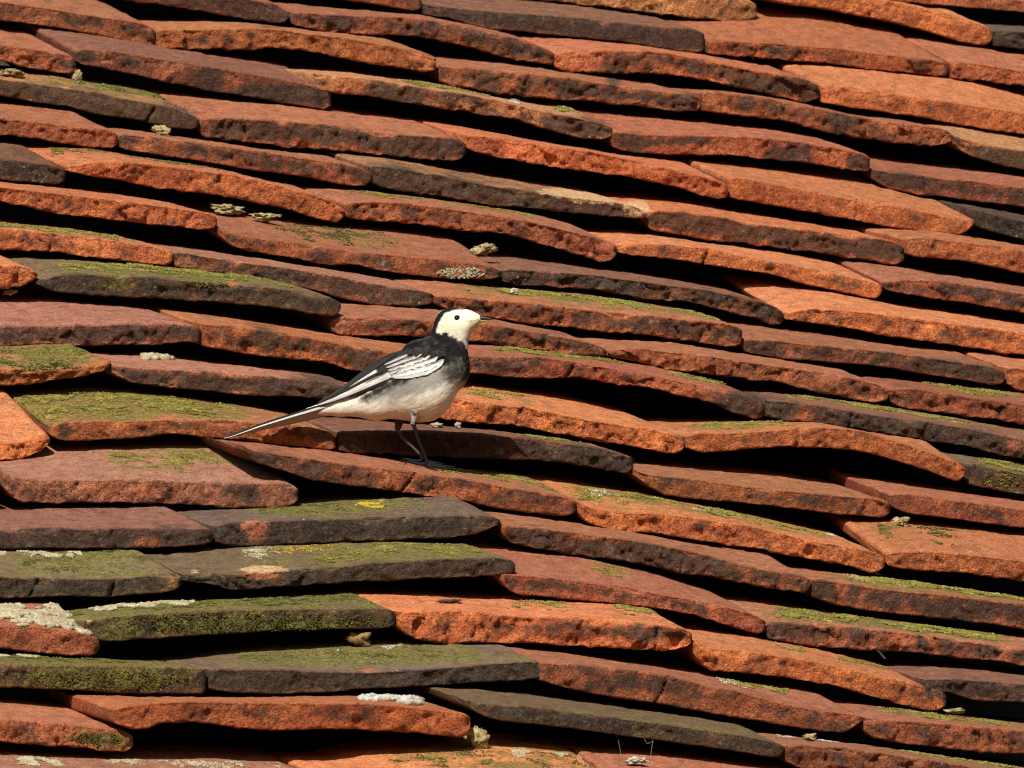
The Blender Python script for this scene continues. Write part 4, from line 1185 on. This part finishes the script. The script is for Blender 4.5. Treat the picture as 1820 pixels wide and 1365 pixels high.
C = C * (1 - .35 * yel[:, None]) + np.array([.72, .66, .34]) * .35 * yel[:, None]
gw = np.exp(-(((bx - 822) / 10) ** 2 + ((by - 570) / 5) ** 2))
C = C * (1 - .5 * gw[:, None]) + np.array([.62, .62, .62]) * .5 * gw[:, None]
for poly, c, fw in PLUMAGE_AND_SHADE:
    sd_ = in_poly(bx, by, poly) + (nz_ + 1.3 * streak) * min(fw * .60, 3.4)
    w = sstep(fw, -fw, sd_)[:, None]
    C = C * (1 - w) + np.array(c) * w
dark = (C.mean(1) < .1)[:, None]
mott = (1 + .9 * np.clip(nz_, -.4, 1) + .5 * streak)[:, None]
C = np.where(dark & (by < 660)[:, None] & (by > 597)[:, None], C * mott + .016 * np.clip(nz_, 0, 1)[:, None] * np.array([1, .95, .8]), C * (1 + .07 * streak[:, None] + .06 * fbm(np.stack([(bx * .86 - by * .5) * .07, (bx * .5 + by * .86) * .6, bz * .4], -1), 2, 13)[:, None]))
# feather relief
nrm_r = np.stack([np.gradient(F, ST, axis=a) for a in range(3)], -1)
gi = np.clip(BV.astype(int), 0, np.array(F.shape) - 1)
NN = nrm_r[gi[:, 0], gi[:, 1], gi[:, 2]]
NN /= np.linalg.norm(NN, axis=1)[:, None] + 1e-9
body_w = sstep(596, 615, by)
barb = fbm(np.stack([(bx * .86 - by * .5) * .07, (bx * .5 + by * .86) * .55, bz * .4], -1), 2, 12)
relief = streak * (.16 * body_w + .05) + .22 * barb * (.4 + .6 * body_w) + .08 * nz_
bx2, by2, bz2 = bx + NN[:, 0] * relief, by + NN[:, 1] * relief, bz + NN[:, 2] * relief
BP = bp(bx2, by2, bz2) - BORG
# legs are part of the same body mesh
legs = []


def px_tube(pts, r, seg=8, sub=6):
    pts = np.array(pts, float)
    s = np.linspace(0, 1, len(pts))
    u = np.linspace(0, 1, (len(pts) - 1) * sub + 1)
    P = np.stack([np.interp(u, s, pts[:, q]) for q in range(3)], -1)
    for q in range(3):
        P[:, q] = smooth1(P[:, q], 2)
    P[0], P[-1] = pts[0], pts[-1]
    rr = np.interp(u, np.linspace(0, 1, len(r)), r)
    rr = rr * (1 + .06 * np.sin(np.arange(len(rr)) * 2.1))
    return tube_pts(bp(P[:, 0], P[:, 1], P[:, 2]) - BORG, rr * MM, seg)


# near leg: feathered thigh, tarsus, toes with claws
legs.append(px_tube([(739, 722, 34), (737, 738, 37), (734, 753, 34)], [11, 6.6, 4.6]))
legs.append(px_tube([(734, 751, 34), (742, 778, 26), (750, 798, 19), (757, 815, 13), (761, 827, 10)], [4.2, 3.0, 2.5, 2.8, 3.6], 8, 8))
for pts in ([(760, 824, 10), (770, 829, 13), (784, 832, 15), (799, 833, 16), (811, 834, 16)],
            [(760, 824, 10), (773, 827, 4), (788, 829, 0), (800, 829, -2), (808, 830, -3)],
            [(760, 824, 10), (766, 832, 18), (772, 836, 24), (780, 838, 27), (786, 840, 28)],
            [(758, 824, 10), (747, 825, 9), (737, 823, 8), (729, 819, 8), (722, 822, 8), (719, 825, 8)]):
    legs.append(px_tube(pts, [3.4, 2.7, 2.3, 1.6, .7], 7, 5))
# far leg
legs.append(px_tube([(715, 730, -20), (709, 752, -20), (706, 765, -20)], [15, 7.5, 5]))
legs.append(px_tube([(706, 764, -20), (716, 778, -20), (734, 795, -20), (747, 808, -20), (753, 820, -20)], [4.0, 3.2, 2.5, 2.5, 3.0], 8, 8))
for pts in ([(752, 818, -20), (763, 823, -19), (776, 826, -18), (790, 828, -17), (798, 829, -17)],
            [(752, 818, -20), (764, 820, -26), (778, 823, -30), (788, 824, -32)],
            [(752, 818, -20), (758, 824, -14), (768, 828, -10), (776, 830, -9)],
            [(752, 818, -20), (740, 820, -20), (728, 817, -20), (718, 815, -20), (712, 820, -20)]):
    legs.append(px_tube(pts, [3.2, 2.6, 2.1, 1.5, .7], 7, 5))
LV, LQ = merge(legs)
V = np.concatenate([BP, LV])
Q = np.concatenate([BQ, LQ + len(BP)])
ly = np.full((len(LV), 3), .011) * np.array([1, 1, 1.05])
nth = len(legs[0][0])
ly[:nth] = np.where(fbm(LV[:nth] * 900, 2, 77)[:, None] > .05, np.array([.05, .048, .044]), np.array([.42, .39, .32]))
m0 = sum(len(legs[i][0]) for i in range(6))
ly[m0:m0 + len(legs[6][0])] = (.05, .045, .04)
# the far tarsus has paler scaly skin
ly[m0 + len(legs[6][0]):m0 + len(legs[6][0]) + len(legs[7][0])] = (.060, .052, .038)
C = np.concatenate([C, ly])
me = mesh_from('body', V, Q)
color_attr(me, 'plumage', np.concatenate([np.clip(C, .004, .9), np.ones((len(C), 1))], 1))
kb = NT('plumage', .95)
v = kb.coords()
ca = kb.attr_node('plumage')
fin = kb.noise(v, 900, 3, .6)
kb.base(kb.mix(1.0, ca.outputs['Color'], kb.mix(kb.range(fin, .3, .7), (.86, .86, .86), (1.09, 1.09, 1.09)), 'MULTIPLY'))
kb.bump(fin, .00025, .6)
kb.bsdf.inputs['Specular IOR Level'].default_value = .12
body = add_obj('body', me, kb.m, bird)
M_PLUM = kb.m


def feather_mat(name, c1, c2, rough=.6):
    k = NT(name, rough)
    v = k.coords()
    k.base(k.mix(k.noise(v, 500, 4, .6), c1, c2))
    k.bump(k.noise(v, 1500, 3, .6), .0003, .5)
    return k.m


M_FW = feather_mat('white_feather', (.28, .27, .255), (.60, .59, .56))
M_FB = feather_mat('black_feather', (.007, .007, .007), (.022, .020, .019))
M_FG = feather_mat('grey_and_shaded_feather', (.20, .17, .14), (.38, .33, .28))  # grey shaft lines, and the shade painted on the tail's under side
M_BEAK = feather_mat('horn', (.012, .011, .012), (.03, .028, .03), .35)
M_BEAKL = feather_mat('yellow_horn', (.16, .14, .03), (.30, .26, .07), .45)
ke = NT('eye_gloss', .05)
ke.base((.004, .003, .003))
ke.bsdf.inputs['Specular IOR Level'].default_value = .6
M_EYE = ke.m


def wing_z(x, y, lift):
    x, y = np.asarray(x, float), np.asarray(y, float)
    s = np.clip((x - 555) / 235, 0, 1)
    ax = 720 - (x - 560) * .385          # axis of the folded wing
    z = 9 + 38 * s ** .75 - ((y - ax) / 42) ** 2 * 10
    f = flank(x, y)
    f = np.where(np.isnan(f), -99, f)
    return np.maximum(z, f + 1.2) + lift * .6


wing = bpy.data.objects.new('wing', None)
col.objects.link(wing)
wing.parent = bird


def feather(name, pts, width, mat, lift, parent=wing, thick=.5, zfun=wing_z, point=.5, soft=None):
    """a long vane along a centre line: widths in pixels at its stations, slightly cambered"""
    pts = np.array(pts, float)
    m = 26
    s = np.linspace(0, 1, len(pts))
    u = np.linspace(0, 1, m)
    cx, cy = np.interp(u, s, pts[:, 0]), np.interp(u, s, pts[:, 1])
    cx, cy = smooth1(cx, 3), smooth1(cy, 3)
    w = np.interp(u, np.linspace(0, 1, len(width)), width)
    w = w * np.clip(u / .05, .12, 1) ** .5 * np.clip((1 - u) / .07, .05, 1) ** point
    tx, ty = np.gradient(cx), np.gradient(cy)
    L = np.hypot(tx, ty)
    nx_, ny_ = -ty / L, tx / L
    k = 9
    V = []
    OC = []
    for side in (1, 0):
        for q in range(k):
            o_ = (q / (k - 1) - .5)
            x, y = cx + nx_ * w * o_, cy + ny_ * w * o_
            z = zfun(x, y, lift) + (1 - (2 * o_) ** 2) * .5 - (0 if side else thick)
            V.append(bp(x, y, z) - BORG)
            if soft is not None:
                nn = fbm(np.stack([u * 7, np.full(m, o_ * 4), np.full(m, lift)], -1), 3, 31)
                fr = sstep(-.52, -.52 + soft, np.full(m, o_) + .16 * nn) * sstep(1.02, .9, u)
                gr = np.clip(.5 + .45 * nn + .35 * (u - .5), 0, 1)[:, None]
                wc = np.array([.40, .39, .37]) * (1 - gr) + np.array([.64, .63, .60]) * gr
                OC.append(np.array([.020, .019, .018]) * (1 - fr[:, None]) + wc * fr[:, None])
    V = np.array(V)                        # (2k, m, 3)
    idx = lambda a, i: a * m + i
    Q = []
    for i in range(m - 1):
        for q in range(k - 1):
            Q.append((idx(q, i), idx(q + 1, i), idx(q + 1, i + 1), idx(q, i + 1)))
            Q.append((idx(k + q, i + 1), idx(k + q + 1, i + 1), idx(k + q + 1, i), idx(k + q, i)))
        Q.append((idx(0, i), idx(0, i + 1), idx(k, i + 1), idx(k, i)))
        Q.append((idx(k - 1, i + 1), idx(k - 1, i), idx(2 * k - 1, i), idx(2 * k - 1, i + 1)))
    for q in range(k - 1):
        Q.append((idx(q, 0), idx(k + q, 0), idx(k + q + 1, 0), idx(q + 1, 0)))
        Q.append((idx(q, m - 1), idx(q + 1, m - 1), idx(k + q + 1, m - 1), idx(k + q, m - 1)))
    me_ = mesh_from(name, V.reshape(-1, 3), Q)
    if soft is not None:
        color_attr(me_, 'plumage', np.concatenate([np.array(OC).reshape(-1, 3), np.ones((2 * k * m, 1))], 1))
        mat = M_PLUM
    return add_obj(name, me_, mat, parent)


def c3(*p):
    """from the enlarged crop of the wing to photograph pixels"""
    return [(560 + a / 6.067, 600 + b / 6.067) for a, b in p]


# dark bed of the folded wing, then the pale edged tertials and coverts laid over it
feather('flight_feather', c3((-20, 735), (280, 600), (520, 440), (760, 300), (1000, 230), (1250, 250)), [5, 14, 24, 34, 38, 26], M_FB, .4)
feather('flight_feather', c3((330, 640), (600, 520), (850, 440), (1100, 400), (1330, 320)), [8, 13, 13, 10, 5], M_FB, 0.2)  # dark bar along the wing's lower edge, over the flank
feather('flight_feather', c3((-10, 742), (300, 628), (560, 505), (760, 415), (880, 380)), [3, 9, 13, 14, 9], M_FW, 2.0, soft=.32)
feather('flight_feather', c3((20, 712), (350, 560), (560, 445), (740, 355)), [2, 4.5, 5.5, 4], M_FB, 2.8)
feather('flight_feather', c3((230, 600), (400, 500), (560, 415), (680, 345)), [2, 7.5, 9.5, 7], M_FW, 2.4, soft=.45)
feather('flight_feather', c3((60, 690), (300, 560), (560, 380), (760, 235), (900, 150)), [2, 5, 7, 8, 6], M_FB, 3.0)
cov = [((800, 418), (1000, 398), (1200, 352), (1335, 287), (1400, 222), 14),
       ((780, 388), (960, 350), (1150, 292), (1275, 244), (1335, 196), 10.5),
       ((770, 358), (920, 310), (1080, 258), (1200, 218), (1250, 188), 8.6),
       ((752, 328), (880, 276), (1000, 232), (1110, 198), (1160, 172), 6.6),
       ((735, 296), (850, 246), (930, 208), (1010, 176), (1060, 158), 4.8)]
for i, (a, b, c, d, e, w) in enumerate(cov):
    feather('covert', c3(a, b, c, d, e), [w * .6, w * 1.1, w * 1.3, w * .95, w * .16], M_FW, 4.0 - i * .4, point=1.1, soft=.40 + .11 * i)
    if i < 2:
        off = np.array((6, 8 + 4 * i))
        f = [tuple(np.array(q) + off) for q in (b, c, d)]
        feather('covert_shaft', c3(*f), [.7, 1.1, .6], M_FG, 4.9 - i * .4)
# small dark scapulars over the covert bases
for i, (sx, sy) in enumerate(((1010, 165), (1090, 178), (1180, 186), (1265, 190), (1345, 196))):
    feather('scapular', c3((sx - 8, sy + 30), (sx + 6, sy - 8), (sx + 18, sy - 44)), [3, 9.5, 10], M_FB, 5.0, point=.6)

# tail: folded stack, white outer vane lit from above, under side with its shade put into the grey colour
tail = bpy.data.objects.new('tail', None)
col.objects.link(tail)
tail.parent = bird
tu = np.linspace(0, 1, 24)
tx = np.interp(tu, [0, .35, .7, 1], [618, 545, 462, 398])
tyt = smooth1(np.interp(tu, [0, .35, .7, 1], [706, 727, 754, 778]), 3)
tyb = smooth1(np.interp(tu, [0, .35, .7, 1], [730, 748, 765, 781]), 3)


def ribbon(name, corners, mat):
    """closed loft of a four point section along the tail"""
    sec = [bp(tx, c[0], c[1]) - BORG for c in corners]
    n = len(tx)
    k = len(sec)
    V = np.stack(sec, 1).reshape(-1, 3)
    Q = []
    for i in range(n - 1):
        for q in range(k):
            Q.append((i * k + q, i * k + (q + 1) % k, (i + 1) * k + (q + 1) % k, (i + 1) * k + q))
    Q.append(tuple(range(4)))
    Q.append(tuple((n - 1) * k + q for q in (3, 2, 1, 0)))
    return add_obj(name, mesh_from(name, V, Q, smooth=False), mat, tail)


tw = np.interp(tu, [0, .3, .9, 1], [9, 12, 10, 3])
th = tyb - tyt
ribbon('tail_feather', [(tyt - 1.2, tw * .3), (tyt + 2.2, tw * 1.03), (tyt + 3.2, tw * .8), (tyt + 2.0, -tw)], M_FB)
ribbon('tail_feather', [(tyt + 2.4, tw * 1.0), (tyt + 2.4 + th * .20, tw * 1.12), (tyt + 2.6 + th * .22, tw * .9), (tyt + 3.2, tw * .6)], M_FW)
ribbon('tail_feather', [(tyt + 2 + th * .22, tw * 1.02), (tyt + th * .9, tw * .25), (tyt + th * .86, -tw * .3), (tyt + th * .32, tw * .5)], M_FG)
ribbon('tail_feather', [(tyt + th * .6, tw * .3), (tyt + th * 1.02, -tw * .6), (tyt + th * .9, -tw * 1.3), (tyt + th * .4, -tw * .8)], M_FG)


def ball(name, c, r, mat, parent, sub=3, sc_=(1, 1, 1)):
    import bmesh
    bm = bmesh.new()
    bmesh.ops.create_icosphere(bm, subdivisions=sub, radius=1)
    for v in bm.verts:
        v.co = Vector(np.array(c) + (v.co[0] * r * sc_[0] * AR + v.co[1] * r * sc_[1] * AF + v.co[2] * r * sc_[2] * AU))
    me = bpy.data.meshes.new(name)
    bm.to_mesh(me)
    bm.free()
    for p in me.polygons:
        p.use_smooth = True
    return add_obj(name, me, mat, parent)


ez = float(flank(812.5, 566.5))
eye = ball('eye', bp(812.5, 566.5, ez - 2.2) - BORG, 6.6 * MM, M_EYE, bird)
ball('eye', bp(818, 566.5, -ez + 1.6) - BORG, 5.7 * MM, M_EYE, bird)
# pale ring of skin round the eye
an = np.linspace(0, 2 * math.pi, 25)
ring_p = bp(812.5 + 6.6 * np.cos(an), 566.5 + 6.6 * np.sin(an), ez - .2) - BORG
RV, RQ = tube_pts(ring_p, .75 * MM, 6)
kr = NT('eye_ring', .7)
kr.base((.50, .49, .45))
add_obj('eye_ring', mesh_from('eye_ring', RV, RQ), kr.m, bird)

# beak: two slim mandibles
def mandible(name, pts, hh, ww, mat):
    pts = np.array(pts, float)
    seg = 12
    V, Q = [], []
    for (x, y), h, w in zip(pts, hh, ww):
        for s in range(seg):
            a = 2 * math.pi * s / seg
            V.append(bp(x, y + h * math.sin(a), w * math.cos(a)) - BORG)
    for i in range(len(pts) - 1):
        for s in range(seg):
            Q.append((i * seg + s, i * seg + (s + 1) % seg, (i + 1) * seg + (s + 1) % seg, (i + 1) * seg + s))
    return add_obj(name, mesh_from(name, V, Q), mat, beak)


beak = bpy.data.objects.new('beak', None)
col.objects.link(beak)
beak.parent = bird
mandible('upper_mandible', [(843, 565.5), (849, 565), (856, 565), (864, 566), (871, 567), (877, 568.2)], [4.5, 4.2, 3.4, 2.6, 1.8, .5], [5.5, 5, 4, 2.8, 1.8, .5], M_BEAK)
mandible('lower_mandible', [(842, 572), (848, 571.5), (855, 570.8), (862, 569.8), (869, 569)], [3.2, 3.0, 2.3, 1.5, .5], [4.5, 4.2, 3.2, 2.0, .5], M_BEAKL)
